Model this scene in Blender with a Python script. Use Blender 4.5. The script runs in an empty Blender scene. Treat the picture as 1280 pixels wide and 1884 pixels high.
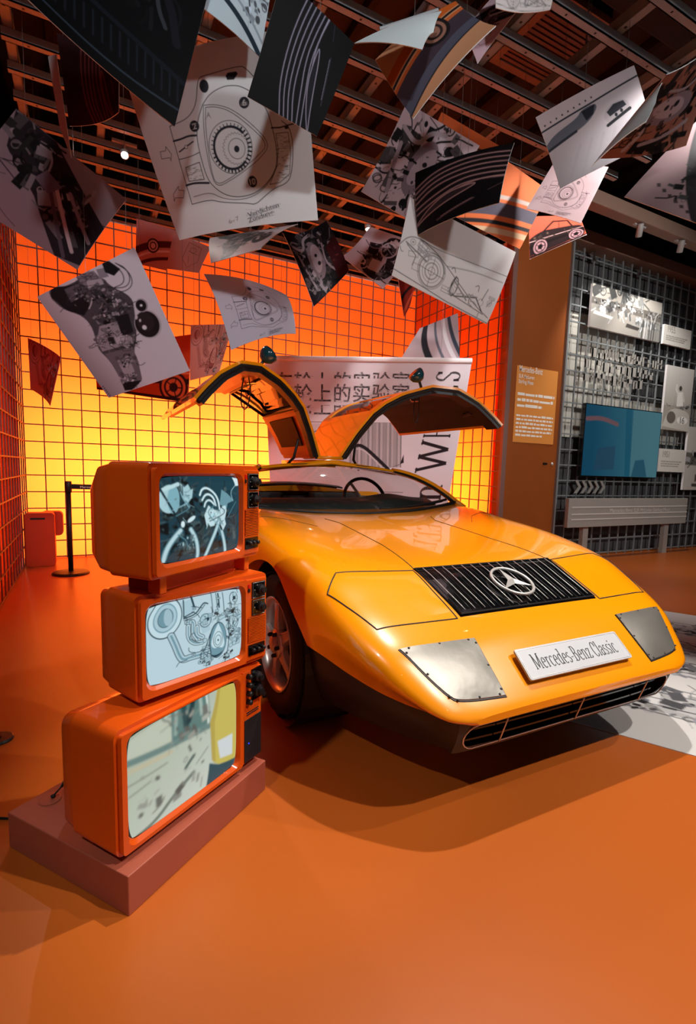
import bpy, bmesh, math, random
import numpy as np
from mathutils import Matrix, Vector

# ------------------------------------------------------------------ camera, world, lights, exposure
SC = bpy.context.scene
COL = SC.collection
FPX, PPY, CAMH = 924.2, 968.5, 1.08            # focal length and principal row in pixels of the 1280x1884 frame
def _rot(pi, ro, ya):
    cy, sy, cp, sp, cr, sr = math.cos(ya), math.sin(ya), math.cos(pi), math.sin(pi), math.cos(ro), math.sin(ro)
    A = np.array([[cy, sy, 0], [-sy, cy, 0], [0, 0, 1]])
    B = np.array([[1, 0, 0], [0, -sp, -cp], [0, cp, -sp]])
    C = np.array([[cr, -sr, 0], [sr, cr, 0], [0, 0, 1]])
    return C @ B @ A
CM = _rot(.11068, .02761, -.4792)
EYE = np.array([0, 0, CAMH])
cam = bpy.data.cameras.new('camera')
cam.sensor_fit = 'VERTICAL'; cam.sensor_height = 36; cam.sensor_width = 36
cam.lens = 36 * FPX / 1884; cam.shift_y = (PPY - 942) / 1884
cam.clip_start = .02; cam.clip_end = 100
camo = bpy.data.objects.new('camera', cam); COL.objects.link(camo)
m = Matrix.Identity(4)
for i in range(3):
    m[i][0], m[i][1], m[i][2], m[i][3] = CM[0][i], -CM[1][i], -CM[2][i], EYE[i]
camo.matrix_world = m
SC.camera = camo
SC.view_settings.view_transform = 'Standard'; SC.view_settings.look = 'None'
SC.view_settings.gamma = 1; SC.view_settings.use_curve_mapping = False
SC.view_settings.exposure = 0.0

W = bpy.data.worlds.new('world'); SC.world = W; W.use_nodes = True
W.node_tree.nodes['Background'].inputs[0].default_value = (.80, .80, .86, 1)
W.node_tree.nodes['Background'].inputs[1].default_value = .12

def area(name, loc, aim, sx, sy, power, col):
    l = bpy.data.lights.new(name, 'AREA'); l.shape = 'RECTANGLE'; l.size = sx; l.size_y = sy
    l.energy = power; l.color = col
    o = bpy.data.objects.new(name, l); COL.objects.link(o); o.location = loc
    o.rotation_euler = (Vector(aim) - Vector(loc)).to_track_quat('-Z', 'Z').to_euler()
    return o
# LED boards inside the three light boxes behind the orange walls
area('lightbox_led_back', (1.95, 7.60, .90), (1.95, 6.0, .90), 5.0, 1.7, 245, (1, .86, .62))
area('lightbox_led_left', (-1.35, 4.60, .60), (0, 4.60, .60), 4.0, 1.0, 34, (1, .80, .55))
area('lightbox_led_right', (5.25, 5.60, .60), (4, 5.60, .60), 1.7, 1.0, 75, (1, .84, .6))
# ceiling spotlights: (position, aim, power, cone in degrees, colour, lens radius); the lamp housings are built further down
SPOTS = [
    ((1.78, 1.48, 3.70), (1.40, 1.20, 0), 360, 58, (1, .94, .87), .03),
    ((2.10, -.66, 3.62), (1.50, 1.05, 0), 380, 54, (1, .94, .87), .03),
    ((3.60, -.20, 3.62), (1.60, 1.40, 0), 190, 50, (1, .94, .88), .03),
    ((.364, 5.12, 3.76), (.35, 2.2, .8), 60, 70, (1, .93, .86), .03),
    ((2.857, 5.21, 3.76), (2.6, 4.0, .9), 60, 80, (1, .93, .86), .03),
    ((5.61, 3.87, 3.80), (6.7, 4.9, 1.5), 85, 100, (1, .96, .90), .03),
    ((6.40, 3.87, 3.80), (7.4, 4.9, 1.3), 85, 100, (1, .96, .90), .03),
    ((-.30, -1.60, 3.60), (.7, 2.4, 2.75), 270, 50, (.92, .96, 1), .14),  # added fill behind the camera, brightens the hanging sheets
    ((1.70, -1.90, 3.60), (1.9, 2.6, 2.9), 230, 54, (.95, .97, 1), .14),  # second added fill behind the camera, for the sheets further right
    ((-1.70, .10, 3.60), (.16, 1.48, .70), 170, 25, (1, .95, .90), .05),
    ((3.62, 1.50, 3.72), (2.75, 4.6, 1.6), 330, 56, (1, .95, .93), .05),  # added out of view to brighten the banner and raised door
    ((4.30, -.90, 3.60), (5.0, 4.6, 1.5), 560, 70, (1, .97, .93), .05),
]
SPOT_OBJS = []
for p, a, e, cone, c, sz in SPOTS:
    l = bpy.data.lights.new('spot_beam', 'SPOT'); l.energy = e; l.color = c
    l.spot_size = math.radians(cone); l.spot_blend = .55; l.shadow_soft_size = sz
    o = bpy.data.objects.new('spot_beam', l); COL.objects.link(o)
    d = (Vector(a) - Vector(p)).normalized()
    o.location = Vector(p) + d * .02
    o.rotation_euler = d.to_track_quat('-Z', 'Y').to_euler()
    SPOT_OBJS.append((o, Vector(p), d))

# ------------------------------------------------------------------ pixel helpers (directions only)
def ray(x, y): return CM.T @ np.array([(x - 640) / FPX, (y - PPY) / FPX, 1.])
def on_z(x, y, z=0.): d = ray(x, y); return EYE + d * ((z - CAMH) / d[2])
def on_y(x, y, Y): d = ray(x, y); return EYE + d * (Y / d[1])

# ------------------------------------------------------------------ materials
def lin(c):
    if isinstance(c, str):
        c = [int(c[i:i + 2], 16) / 255 for i in (1, 3, 5)]
    return tuple(x / 12.92 if x <= .04045 else ((x + .055) / 1.055) ** 2.4 for x in c)
MATS = {}
def mat(name, col, rough=.5, metal=0., bump=0., bscale=60., vary=.06, coat=0., emit=0., trans=0., ior=1.45, spec=.5, vscale=6.):
    if name in MATS: return MATS[name]
    M = bpy.data.materials.new(name); M.use_nodes = True; N = M.node_tree.nodes; L = M.node_tree.links
    b = N['Principled BSDF']; c = lin(col)
    b.inputs['Roughness'].default_value = rough; b.inputs['Metallic'].default_value = metal
    b.inputs['Coat Weight'].default_value = coat; b.inputs['Coat Roughness'].default_value = .03
    b.inputs['Transmission Weight'].default_value = trans; b.inputs['IOR'].default_value = ior
    b.inputs['Specular IOR Level'].default_value = spec
    tc = N.new('ShaderNodeTexCoord'); no = N.new('ShaderNodeTexNoise')
    no.inputs['Scale'].default_value = vscale; no.inputs['Detail'].default_value = 3
    L.new(tc.outputs['Object'], no.inputs['Vector'])
    mx = N.new('ShaderNodeMix'); mx.data_type = 'RGBA'
    mx.inputs['A'].default_value = (*[x * (1 - vary) for x in c], 1); mx.inputs['B'].default_value = (*[min(1, x * (1 + vary)) for x in c], 1)
    L.new(no.outputs['Fac'], mx.inputs['Factor']); L.new(mx.outputs['Result'], b.inputs['Base Color'])
    if emit:
        b.inputs['Emission Color'].default_value = (*c, 1); b.inputs['Emission Strength'].default_value = emit
    if bump:
        n2 = N.new('ShaderNodeTexNoise'); n2.inputs['Scale'].default_value = bscale
        L.new(tc.outputs['Object'], n2.inputs['Vector'])
        bp = N.new('ShaderNodeBump'); bp.inputs['Strength'].default_value = bump; bp.inputs['Distance'].default_value = .002
        L.new(n2.outputs['Fac'], bp.inputs['Height']); L.new(bp.outputs['Normal'], b.inputs['Normal'])
    MATS[name] = M
    return M
def mat_print(name, rough=.45, emit=0.):
    if name in MATS: return MATS[name]
    M = bpy.data.materials.new(name); M.use_nodes = True; N = M.node_tree.nodes; L = M.node_tree.links
    b = N['Principled BSDF']; b.inputs['Roughness'].default_value = rough; b.inputs['Specular IOR Level'].default_value = .12
    a = N.new('ShaderNodeVertexColor'); a.layer_name = 'Col'
    if emit:
        b.inputs['Base Color'].default_value = (.01, .012, .014, 1)
        L.new(a.outputs['Color'], b.inputs['Emission Color']); b.inputs['Emission Strength'].default_value = emit
    else:
        L.new(a.outputs['Color'], b.inputs['Base Color'])
    MATS[name] = M
    return M
def mat_panel(name, col, front):
    """translucent skin of a light box: lets the LED boards behind shine through"""
    if name in MATS: return MATS[name]
    M = bpy.data.materials.new(name); M.use_nodes = True; N = M.node_tree.nodes; L = M.node_tree.links
    N.remove(N['Principled BSDF'])
    t = N.new('ShaderNodeBsdfTranslucent'); t.inputs[0].default_value = (*col, 1)
    d = N.new('ShaderNodeBsdfDiffuse'); d.inputs[0].default_value = (*front, 1)
    mx = N.new('ShaderNodeAddShader')
    L.new(t.outputs[0], mx.inputs[0]); L.new(d.outputs[0], mx.inputs[1])
    L.new(mx.outputs[0], N['Material Output'].inputs[0])
    MATS[name] = M
    return M

# ------------------------------------------------------------------ mesh helpers
class MB:
    def __init__(s): s.v = []; s.f = []
    def add(s, vs, fs):
        o = len(s.v); s.v += [tuple(map(float, p)) for p in vs]; s.f += [tuple(i + o for i in f) for f in fs]; return s
    def box(s, x0, y0, z0, x1, y1, z1):
        return s.add([(x0, y0, z0), (x1, y0, z0), (x1, y1, z0), (x0, y1, z0), (x0, y0, z1), (x1, y0, z1), (x1, y1, z1), (x0, y1, z1)],
                     [(3, 2, 1, 0), (4, 5, 6, 7), (0, 1, 5, 4), (1, 2, 6, 5), (2, 3, 7, 6), (3, 0, 4, 7)])
    def tube(s, pts, r, n=8, closed=False, cap=True):
        P = [Vector(p) for p in pts]; k = len(P); rs = r if isinstance(r, (list, tuple)) else [r] * k
        rings = []; up = None
        for i in range(k):
            if closed: t = P[(i + 1) % k] - P[i - 1]
            else: t = P[min(i + 1, k - 1)] - P[max(i - 1, 0)]
            t.normalize()
            if up is None:
                up = Vector((0, 0, 1)) if abs(t.z) < .9 else Vector((1, 0, 0))
            a = t.cross(up)
            if a.length < 1e-6: a = t.orthogonal()
            a.normalize(); b = a.cross(t).normalized(); up = b
            rings.append([P[i] + (a * math.cos(2 * math.pi * j / n) + b * math.sin(2 * math.pi * j / n)) * rs[i] for j in range(n)])
        vs = [p for rg in rings for p in rg]; fs = []
        for i in range(k if closed else k - 1):
            i2 = (i + 1) % k
            for j in range(n):
                fs.append((i * n + j, i * n + (j + 1) % n, i2 * n + (j + 1) % n, i2 * n + j))
        if cap and not closed:
            fs.append(tuple(range(n - 1, -1, -1))); fs.append(tuple((k - 1) * n + j for j in range(n)))
        return s.add(vs, fs)
    def lathe(s, prof, n=32, M=None):
        """prof: (radius, height) along local z"""
        vs = []; k = len(prof)
        for r, h in prof:
            for j in range(n):
                p = Vector((r * math.cos(2 * math.pi * j / n), r * math.sin(2 * math.pi * j / n), h)); vs.append(M @ p if M else p)
        fs = [(i * n + j, i * n + (j + 1) % n, (i + 1) * n + (j + 1) % n, (i + 1) * n + j) for i in range(k - 1) for j in range(n)]
        if prof[0][0] > 1e-6: fs.append(tuple(range(n - 1, -1, -1)))
        if prof[-1][0] > 1e-6: fs.append(tuple((k - 1) * n + j for j in range(n)))
        return s.add(vs, fs)
    def grid(s, G, flip=False):
        n, k = len(G), len(G[0])
        fs = [(i * k + j, i * k + j + 1, (i + 1) * k + j + 1, (i + 1) * k + j) for i in range(n - 1) for j in range(k - 1)]
        if flip: fs = [f[::-1] for f in fs]
        return s.add([p for r in G for p in r], fs)
    def slab(s, G, H):
        """closed solid between two equal grids"""
        n, k = len(G), len(G[0]); o = n * k
        fs = [(i * k + j, i * k + j + 1, (i + 1) * k + j + 1, (i + 1) * k + j) for i in range(n - 1) for j in range(k - 1)]
        fs += [tuple(q + o for q in f[::-1]) for f in list(fs)]
        ed = [j for j in range(k)] + [i * k + k - 1 for i in range(1, n)] + [(n - 1) * k + j for j in range(k - 2, -1, -1)] + [i * k for i in range(n - 2, 0, -1)]
        for a, b in zip(ed, ed[1:] + ed[:1]): fs.append((b, a, a + o, b + o))
        return s.add([p for r in G for p in r] + [p for r in H for p in r], fs)
    def prism(s, poly, h0, h1, ax='z'):
        n = len(poly)
        def q(p, h): return {'z': (p[0], p[1], h), 'y': (p[0], h, p[1]), 'x': (h, p[0], p[1])}[ax]
        return s.add([q(p, h0) for p in poly] + [q(p, h1) for p in poly],
                     [tuple(range(n - 1, -1, -1)), tuple(range(n, 2 * n))] + [(i, (i + 1) % n, n + (i + 1) % n, n + i) for i in range(n)])
    def build(s, name, m, parent=None, smooth=False, bevel=0., seg=2, loc=None, rz=0., fix=True, angle=35):
        me = bpy.data.meshes.new(name); me.from_pydata(s.v, [], s.f)
        if fix:
            bm = bmesh.new(); bm.from_mesh(me); bmesh.ops.recalc_face_normals(bm, faces=bm.faces); bm.to_mesh(me); bm.free()
        me.materials.append(MATS[m] if isinstance(m, str) else m)
        if smooth: me.polygons.foreach_set('use_smooth', [True] * len(me.polygons))
        o = bpy.data.objects.new(name, me); COL.objects.link(o)
        if parent: o.parent = parent
        if loc is not None: o.location = loc
        o.rotation_euler[2] = rz
        if bevel:
            b = o.modifiers.new('bevel', 'BEVEL'); b.width = bevel; b.segments = seg; b.limit_method = 'ANGLE'; b.angle_limit = math.radians(angle)
        return o
def share(o, name=None, parent=None, loc=None, rot=None):
    c = o.copy(); COL.objects.link(c)
    if name: c.name = name
    c.parent = parent if parent else o.parent
    if loc is not None: c.location = loc
    if rot is not None: c.rotation_euler = rot
    return c
def tag(o, label=None, cat=None, group=None, kind=None):
    if label: o['label'] = label
    if cat: o['category'] = cat
    if group: o['group'] = group
    if kind: o['kind'] = kind
    return o
def thing(name, loc, rz, label, cat, group=None):
    o = bpy.data.objects.new(name, None); COL.objects.link(o); o.location = loc; o.rotation_euler[2] = rz
    o.empty_display_size = .1
    return tag(o, label, cat, group)
def chaikin(pts, it=2):
    P = [np.array(p, float) for p in pts]
    for _ in range(it):
        Q = [P[0]]
        for a, b in zip(P, P[1:]): Q += [a * .75 + b * .25, a * .25 + b * .75]
        P = Q + [P[-1]]
    return P
def boolean(o, cutter_mb, op='DIFFERENCE'):
    c = cutter_mb.build('cutter_tmp', o.data.materials[0], o.parent)
    mo = o.modifiers.new('cut', 'BOOLEAN'); mo.operation = op; mo.solver = 'EXACT'; mo.object = c
    dg = bpy.context.evaluated_depsgraph_get(); dg.update()
    me = bpy.data.meshes.new_from_object(o.evaluated_get(dg), depsgraph=dg)
    o.modifiers.remove(mo); o.data = me
    bpy.data.objects.remove(c)
    return o
def shade_auto(o, deg=30):
    me = o.data
    me.polygons.foreach_set('use_smooth', [True] * len(me.polygons))
    bm = bmesh.new(); bm.from_mesh(me)
    for e in bm.edges:
        if len(e.link_faces) == 2 and e.calc_face_angle(0) > math.radians(deg): e.smooth = False
    bm.to_mesh(me); bm.free()

# ------------------------------------------------------------------ lettering
def text_tris(body, bold=0.):
    """triangles (2-d) of a line of text set in the built-in font, height about 1"""
    cu = bpy.data.curves.new('txt', 'FONT'); cu.body = body; cu.size = 1; cu.resolution_u = 3; cu.offset = bold
    ob = bpy.data.objects.new('txt', cu); COL.objects.link(ob)
    dg = bpy.context.evaluated_depsgraph_get(); dg.update()
    me = bpy.data.meshes.new_from_object(ob.evaluated_get(dg), depsgraph=dg)
    me.calc_loop_triangles()
    V = np.array([v.co[:2] for v in me.vertices]) if len(me.vertices) else np.zeros((0, 2))
    T = [tuple(t.vertices) for t in me.loop_triangles]
    bpy.data.objects.remove(ob); bpy.data.curves.remove(cu); bpy.data.meshes.remove(me)
    return V, T
def arc(cx, cy, rx, ry, a0, a1, n=14):
    return [(cx + rx * math.cos(math.radians(a0 + (a1 - a0) * i / n)), cy + ry * math.sin(math.radians(a0 + (a1 - a0) * i / n))) for i in range(n + 1)]
def _g(adv, *st): return adv, st
SERIF = {   # strokes of a condensed book face: cap height .7, x height .46
    'M': _g(.72, [(.10, 0), (.10, .7)], [(.10, .7), (.35, .05)], [(.35, .05), (.60, .7)], [(.60, .7), (.60, 0)], 's.10,0', 's.60,0', 's.07,.7', 's.62,.7'),
    'B': _g(.50, [(.12, 0), (.12, .7)], [(.12, .7)] + arc(.22, .53, .15, .17, 90, -90) + [(.12, .36)], [(.12, .36)] + arc(.23, .18, .19, .18, 90, -90) + [(.12, 0)], 's.08,0', 's.08,.7'),
    'C': _g(.52, arc(.29, .35, .21, .355, 40, 320, 26), [(.455, .48), (.455, .66)]),
    'W': _g(.98, [(.06, .7), (.28, 0)], [(.28, 0), (.48, .7)], [(.48, .7), (.70, 0)], [(.70, 0), (.92, .7)], 's.06,.7', 's.48,.7', 's.92,.7'),
    'H': _g(.70, [(.13, 0), (.13, .7)], [(.57, 0), (.57, .7)], [(.13, .36), (.57, .36)], 's.13,0', 's.13,.7', 's.57,0', 's.57,.7'),
    'E': _g(.54, [(.13, 0), (.13, .7)], [(.13, .7), (.46, .7)], [(.13, .36), (.38, .36)], [(.13, 0), (.47, 0)], [(.46, .7), (.46, .58)], [(.48, 0), (.49, .14)], 's.09,0', 's.09,.7'),
    'L': _g(.52, [(.13, 0), (.13, .7)], [(.13, 0), (.46, 0)], [(.465, 0), (.48, .14)], 's.09,0', 's.13,.7'),
    'S': _g(.50, arc(.24, .525, .16, .175, 35, 200, 14) + [(.16, .42), (.24, .37), (.33, .30)] + arc(.24, .18, .17, .19, 30, -155, 14), [(.40, .54), (.40, .68)], [(.08, .0), (.08, .17)]),
    'a': _g(.42, [(.09, .36)] + arc(.20, .35, .11, .11, 170, 0, 8) + [(.31, .05), (.37, .0)], arc(.18, .13, .11, .135, 80, 280, 12) + [(.31, .1)], [(.2, .26), (.31, .28)]),
    'c': _g(.40, arc(.23, .23, .155, .235, 45, 315, 20)),
    'd': _g(.46, arc(.21, .23, .145, .235, 40, 320, 20), [(.34, 0), (.34, .72)], 's.30,.72', 's.38,0'),
    'e': _g(.42, [(.08, .26), (.36, .26)], arc(.22, .23, .145, .235, 8, 310, 22)),
    'i': _g(.24, [(.12, 0), (.12, .46)], 's.12,0', 's.09,.46', [(.12, .57), (.12, .65)]),
    'l': _g(.24, [(.12, 0), (.12, .72)], 's.12,0', 's.09,.72'),
    'n': _g(.50, [(.12, 0), (.12, .46)], [(.12, .34)] + arc(.25, .32, .125, .14, 160, 0, 9) + [(.375, 0)], 's.12,0', 's.375,0', 's.09,.46'),
    'o': _g(.46, arc(.23, .23, .155, .235, 0, 360, 26)),
    'r': _g(.34, [(.12, 0), (.12, .46)], [(.12, .32), (.18, .43), (.27, .46), (.31, .40)], 's.12,0', 's.09,.46'),
    's': _g(.36, arc(.18, .345, .11, .12, 40, 200, 10) + [(.12, .28), (.18, .24), (.24, .20)] + arc(.18, .12, .115, .125, 30, -155, 10)),
    'z': _g(.40, [(.07, .46), (.33, .46)], [(.33, .46), (.07, 0)], [(.07, 0), (.34, 0)], [(.07, .46), (.07, .36)], [(.345, 0), (.345, .1)]),
    '-': _g(.28, [(.05, .22), (.23, .22)]), ' ': _g(.22,)}
def stroke_quads(pts, T, t):
    P = [np.array(p, float) for p in pts]; out = []
    L, R = [], []
    for i in range(len(P)):
        d = P[min(i + 1, len(P) - 1)] - P[max(i - 1, 0)]; d = d / (np.hypot(*d) + 1e-9)
        w = (t + (T - t) * abs(d[1]) ** 1.6) / 2; nrm = np.array([-d[1], d[0]]) * w
        L.append(P[i] + nrm); R.append(P[i] - nrm)
    for i in range(len(P) - 1): out.append([L[i], L[i + 1], R[i + 1], R[i]])
    return out
def serif_quads(body, T=.085, t=.03):
    """quads of a line in the serif strokes; returns list of 4-point polygons and the width"""
    x = 0.; Q = []
    for ch in body:
        adv, st = SERIF[ch]
        for s in st:
            if isinstance(s, str):
                a, b = s[1:].split(','); a, b = float(a), float(b)
                y0, y1 = (b, b + t) if b < .01 else (b - t, b)
                Q.append([np.array((x + a - .085, y0)), np.array((x + a + .085, y0)), np.array((x + a + .085, y1)), np.array((x + a - .085, y1))])
            else:
                Q += [[q + np.array((x, 0)) for q in qd] for qd in stroke_quads(s, T, t)]
        x += adv
    return Q, x
def quads_mb(Q, f):
    b = MB()
    for q in Q: b.add([f(p) for p in q], [(0, 1, 2, 3)])
    return b

# ------------------------------------------------------------------ drawing canvas for flat print (colours per vertex of a fine grid)
class Cv:
    def __init__(s, res, aspect, bg):
        s.w = res; s.a = aspect; s.h = max(4, int(round(res * aspect)))
        s.X, s.Y = np.meshgrid(np.linspace(0, 1, s.w), np.linspace(0, aspect, s.h))
        s.px = 1. / (res - 1); s.img = np.zeros((s.h, s.w, 3)); s.img[:] = lin(bg); s.map = None
    def quad(s, TL, TR, BR, BL):
        """let later coordinates be given in a photographed quad (inverse bilinear)"""
        s.map = [np.array(p, float) for p in (TL, TR, BR, BL)]
    def pt(s, p):
        if s.map is None: return np.array(p, float)
        A, B, C, D = s.map; u = v = .5; p = np.array(p, float)
        for _ in range(12):
            f = A * (1 - u) * (1 - v) + B * u * (1 - v) + C * u * v + D * (1 - u) * v - p
            du = (B - A) * (1 - v) + (C - D) * v; dv = (D - A) * (1 - u) + (C - B) * u
            det = du[0] * dv[1] - du[1] * dv[0]
            u -= (f[0] * dv[1] - f[1] * dv[0]) / det; v -= (du[0] * f[1] - du[1] * f[0]) / det
        return np.array((u, v * s.a))
    def _win(s, x0, y0, x1, y1):
        m_ = 2 * s.px
        j0 = int(np.clip((x0 - m_) / s.px, 0, s.w)); j1 = int(np.clip((x1 + m_) / s.px + 2, 0, s.w))
        i0 = int(np.clip((y0 - m_) / s.px, 0, s.h)); i1 = int(np.clip((y1 + m_) / s.px + 2, 0, s.h))
        return slice(i0, i1), slice(j0, j1)
    def put(s, win, sd, col, al=1.):
        a = np.clip(.5 - sd / s.px, 0, 1) * al; a = a[..., None]
        s.img[win] = s.img[win] * (1 - a) + np.array(lin(col)) * a
    def line(s, pts, w, col, al=1., raw=False):
        P = [np.array(p, float) if raw else s.pt(p) for p in pts]; A = np.array(P)
        win = s._win(A[:, 0].min() - w, A[:, 1].min() - w, A[:, 0].max() + w, A[:, 1].max() + w)
        X, Y = s.X[win], s.Y[win]
        if X.size == 0: return
        d = np.full(X.shape, 9.)
        for a, b in zip(P, P[1:]):
            e = b - a; L = e @ e + 1e-12
            t = np.clip(((X - a[0]) * e[0] + (Y - a[1]) * e[1]) / L, 0, 1)
            d = np.minimum(d, np.hypot(X - a[0] - t * e[0], Y - a[1] - t * e[1]))
        s.put(win, d - w / 2, col, al)
    def curve(s, pts, w, col, al=1., closed=False):
        P = list(pts)
        if closed: P = P + [P[0]]
        s.line(chaikin(P, 2), w, col, al)
    def poly(s, pts, col, al=1., raw=False):
        P = [np.array(p, float) if raw else s.pt(p) for p in pts]; A = np.array(P)
        win = s._win(A[:, 0].min(), A[:, 1].min(), A[:, 0].max(), A[:, 1].max())
        X, Y = s.X[win], s.Y[win]
        if X.size == 0: return
        ins = np.zeros(X.shape, bool); d = np.full(X.shape, 9.)
        for a, b in zip(P, P[1:] + P[:1]):
            e = b - a; L = e @ e + 1e-12
            t = np.clip(((X - a[0]) * e[0] + (Y - a[1]) * e[1]) / L, 0, 1)
            d = np.minimum(d, np.hypot(X - a[0] - t * e[0], Y - a[1] - t * e[1]))
            c = (a[1] > Y) != (b[1] > Y)
            if abs(e[1]) > 1e-12: ins ^= c & (X < a[0] + (Y - a[1]) / e[1] * e[0])
        s.put(win, np.where(ins, -d, d), col, al)
    def ell(s, c, rx, ry, col, al=1., ang=0., ring=0., raw=False):
        c = np.array(c, float) if raw else s.pt(c); r = max(rx, ry) + ring
        win = s._win(c[0] - r, c[1] - r, c[0] + r, c[1] + r); X, Y = s.X[win] - c[0], s.Y[win] - c[1]
        if X.size == 0: return
        ca, sa = math.cos(ang), math.sin(ang); x = X * ca + Y * sa; y = -X * sa + Y * ca
        k = np.sqrt((x / rx) ** 2 + (y / ry) ** 2) + 1e-9
        d = (k - 1) * np.hypot(x, y) / k
        s.put(win, np.abs(d) - ring / 2 if ring else d, col, al)
    def text(s, body, at, size, col, ang=0., sx=1., centre=False, bold=0., skew=0.):
        V, T = text_tris(body, bold)
        if not len(T): return
        if centre: V = V - (V.max(0) + V.min(0)) / 2
        p = s.pt(at); ca, sa = math.cos(ang), math.sin(ang)
        x = (V[:, 0] + V[:, 1] * skew) * size * sx; y = -V[:, 1] * size
        Q = np.stack([p[0] + x * ca - y * sa, p[1] + x * sa + y * ca], 1)
        win = s._win(Q[:, 0].min(), Q[:, 1].min(), Q[:, 0].max(), Q[:, 1].max()); X, Y = s.X[win], s.Y[win]
        if X.size == 0: return
        best = np.full(X.shape, 9.)
        for t in T:
            a, b, c = Q[t[0]], Q[t[1]], Q[t[2]]
            if (b[0] - a[0]) * (c[1] - a[1]) - (b[1] - a[1]) * (c[0] - a[0]) < 0: b, c = c, b
            d = np.full(X.shape, -9.)
            for u, v in ((a, b), (b, c), (c, a)):
                e = v - u; d = np.maximum(d, ((X - u[0]) * e[1] - (Y - u[1]) * e[0]) / (np.hypot(*e) + 1e-9))
            best = np.minimum(best, d)
        s.put(win, best, col)
    def shade(s, pts_dir, c0, c1):
        """linear two-tone ground of the print itself"""
        (x0, y0), (x1, y1) = [s.pt(p) for p in pts_dir]; d = np.array((x1 - x0, y1 - y0)); L = d @ d
        t = np.clip(((s.X - x0) * d[0] + (s.Y - y0) * d[1]) / L, 0, 1)[..., None]
        s.img = np.array(lin(c0)) * (1 - t) + np.array(lin(c1)) * t
    def linework(s, boxes, n, rng, size, col, fill=None):
        """outlined bolts, flanges, brackets and ribs of a technical drawing inside boxes (x0,y0,x1,y1)"""
        for _ in range(n):
            x0, y0, x1, y1 = boxes[rng.randrange(len(boxes))]; p = np.array((rng.uniform(x0, x1), rng.uniform(y0, y1))); z = size * rng.uniform(.4, 1.2); k = rng.random(); w = size * .10
            if k < .35:
                if fill: s.ell(p, z * .5, z * .5, fill, raw=True)
                s.ell(p, z * .5, z * .5, col, raw=True, ring=w)
                if k < .18: s.ell(p, z * .2, z * .2, col, raw=True)
            elif k < .7:
                th = rng.choice((0, 0, .3, -.25, 1.57)); ca, sa = math.cos(th), math.sin(th); ax, by = z * .8, z * rng.uniform(.25, .6)
                Q = [p + np.array((ca * u - sa * v, sa * u + ca * v)) for u, v in ((-ax, -by), (ax, -by), (ax, by), (-ax, by))]
                if fill: s.poly(Q, fill, raw=True)
                s.line(Q + Q[:1], w, col, raw=True)
                if k > .55: s.line([(Q[0] + Q[3]) / 2, (Q[1] + Q[2]) / 2], w, col, raw=True)
            else:
                a = rng.random() * 6.28; P = [p]
                for _k in range(3): a += rng.uniform(-1.2, 1.2); P.append(P[-1] + z * .8 * np.array((math.cos(a), math.sin(a))))
                s.line(chaikin(P, 2), w * 1.6, col, raw=True)
    def clutter(s, region, n, rng, lo=.05, hi=.8, size=.05, tint=(1, 1, 1)):
        """machine parts of a printed photograph: plates, pipes, bolts and flanges inside a region (list of ellipses cx,cy,rx,ry)"""
        for _ in range(n):
            cx, cy, rx, ry = region[rng.randrange(len(region))]
            a = rng.random() * 6.28; q = math.sqrt(rng.random())
            p = np.array((cx + rx * q * math.cos(a), cy + ry * q * math.sin(a)))
            g = lo + (hi - lo) * rng.random() ** 1.5; col = tuple(min(1, g * t) for t in tint)
            k = rng.random(); z = size * (.35 + rng.random())
            if k < .35:
                th = rng.choice((0, .4, 1.57, 1.2, -.5)) + rng.uniform(-.15, .15); ca, sa = math.cos(th), math.sin(th); ax, by = z, z * rng.uniform(.25, .8)
                s.poly([p + np.array((ca * u - sa * v, sa * u + ca * v)) for u, v in ((-ax, -by), (ax, -by), (ax, by), (-ax, by))], col, raw=True)
            elif k < .55: s.ell(p, z * .6, z * .6 * rng.uniform(.5, 1), col, raw=True, ang=a)
            elif k < .7: s.ell(p, z * .6, z * .5, col, raw=True, ring=z * .18, ang=a)
            else:
                P = [p]
                for _k in range(3):
                    a += rng.uniform(-.9, .9); P.append(P[-1] + z * 1.1 * np.array((math.cos(a), math.sin(a))))
                s.line(chaikin(P, 2), z * rng.uniform(.1, .35), col, raw=True)
def soften(c, n=1):
    for _ in range(n):
        for ax in (0, 1):
            P_ = np.concatenate([np.take(c.img, [0], ax), c.img, np.take(c.img, [-1], ax)], ax); k = c.img.shape[ax]
            c.img = (np.take(P_, range(0, k), ax) + 2 * np.take(P_, range(1, k + 1), ax) + np.take(P_, range(2, k + 2), ax)) / 4
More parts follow.
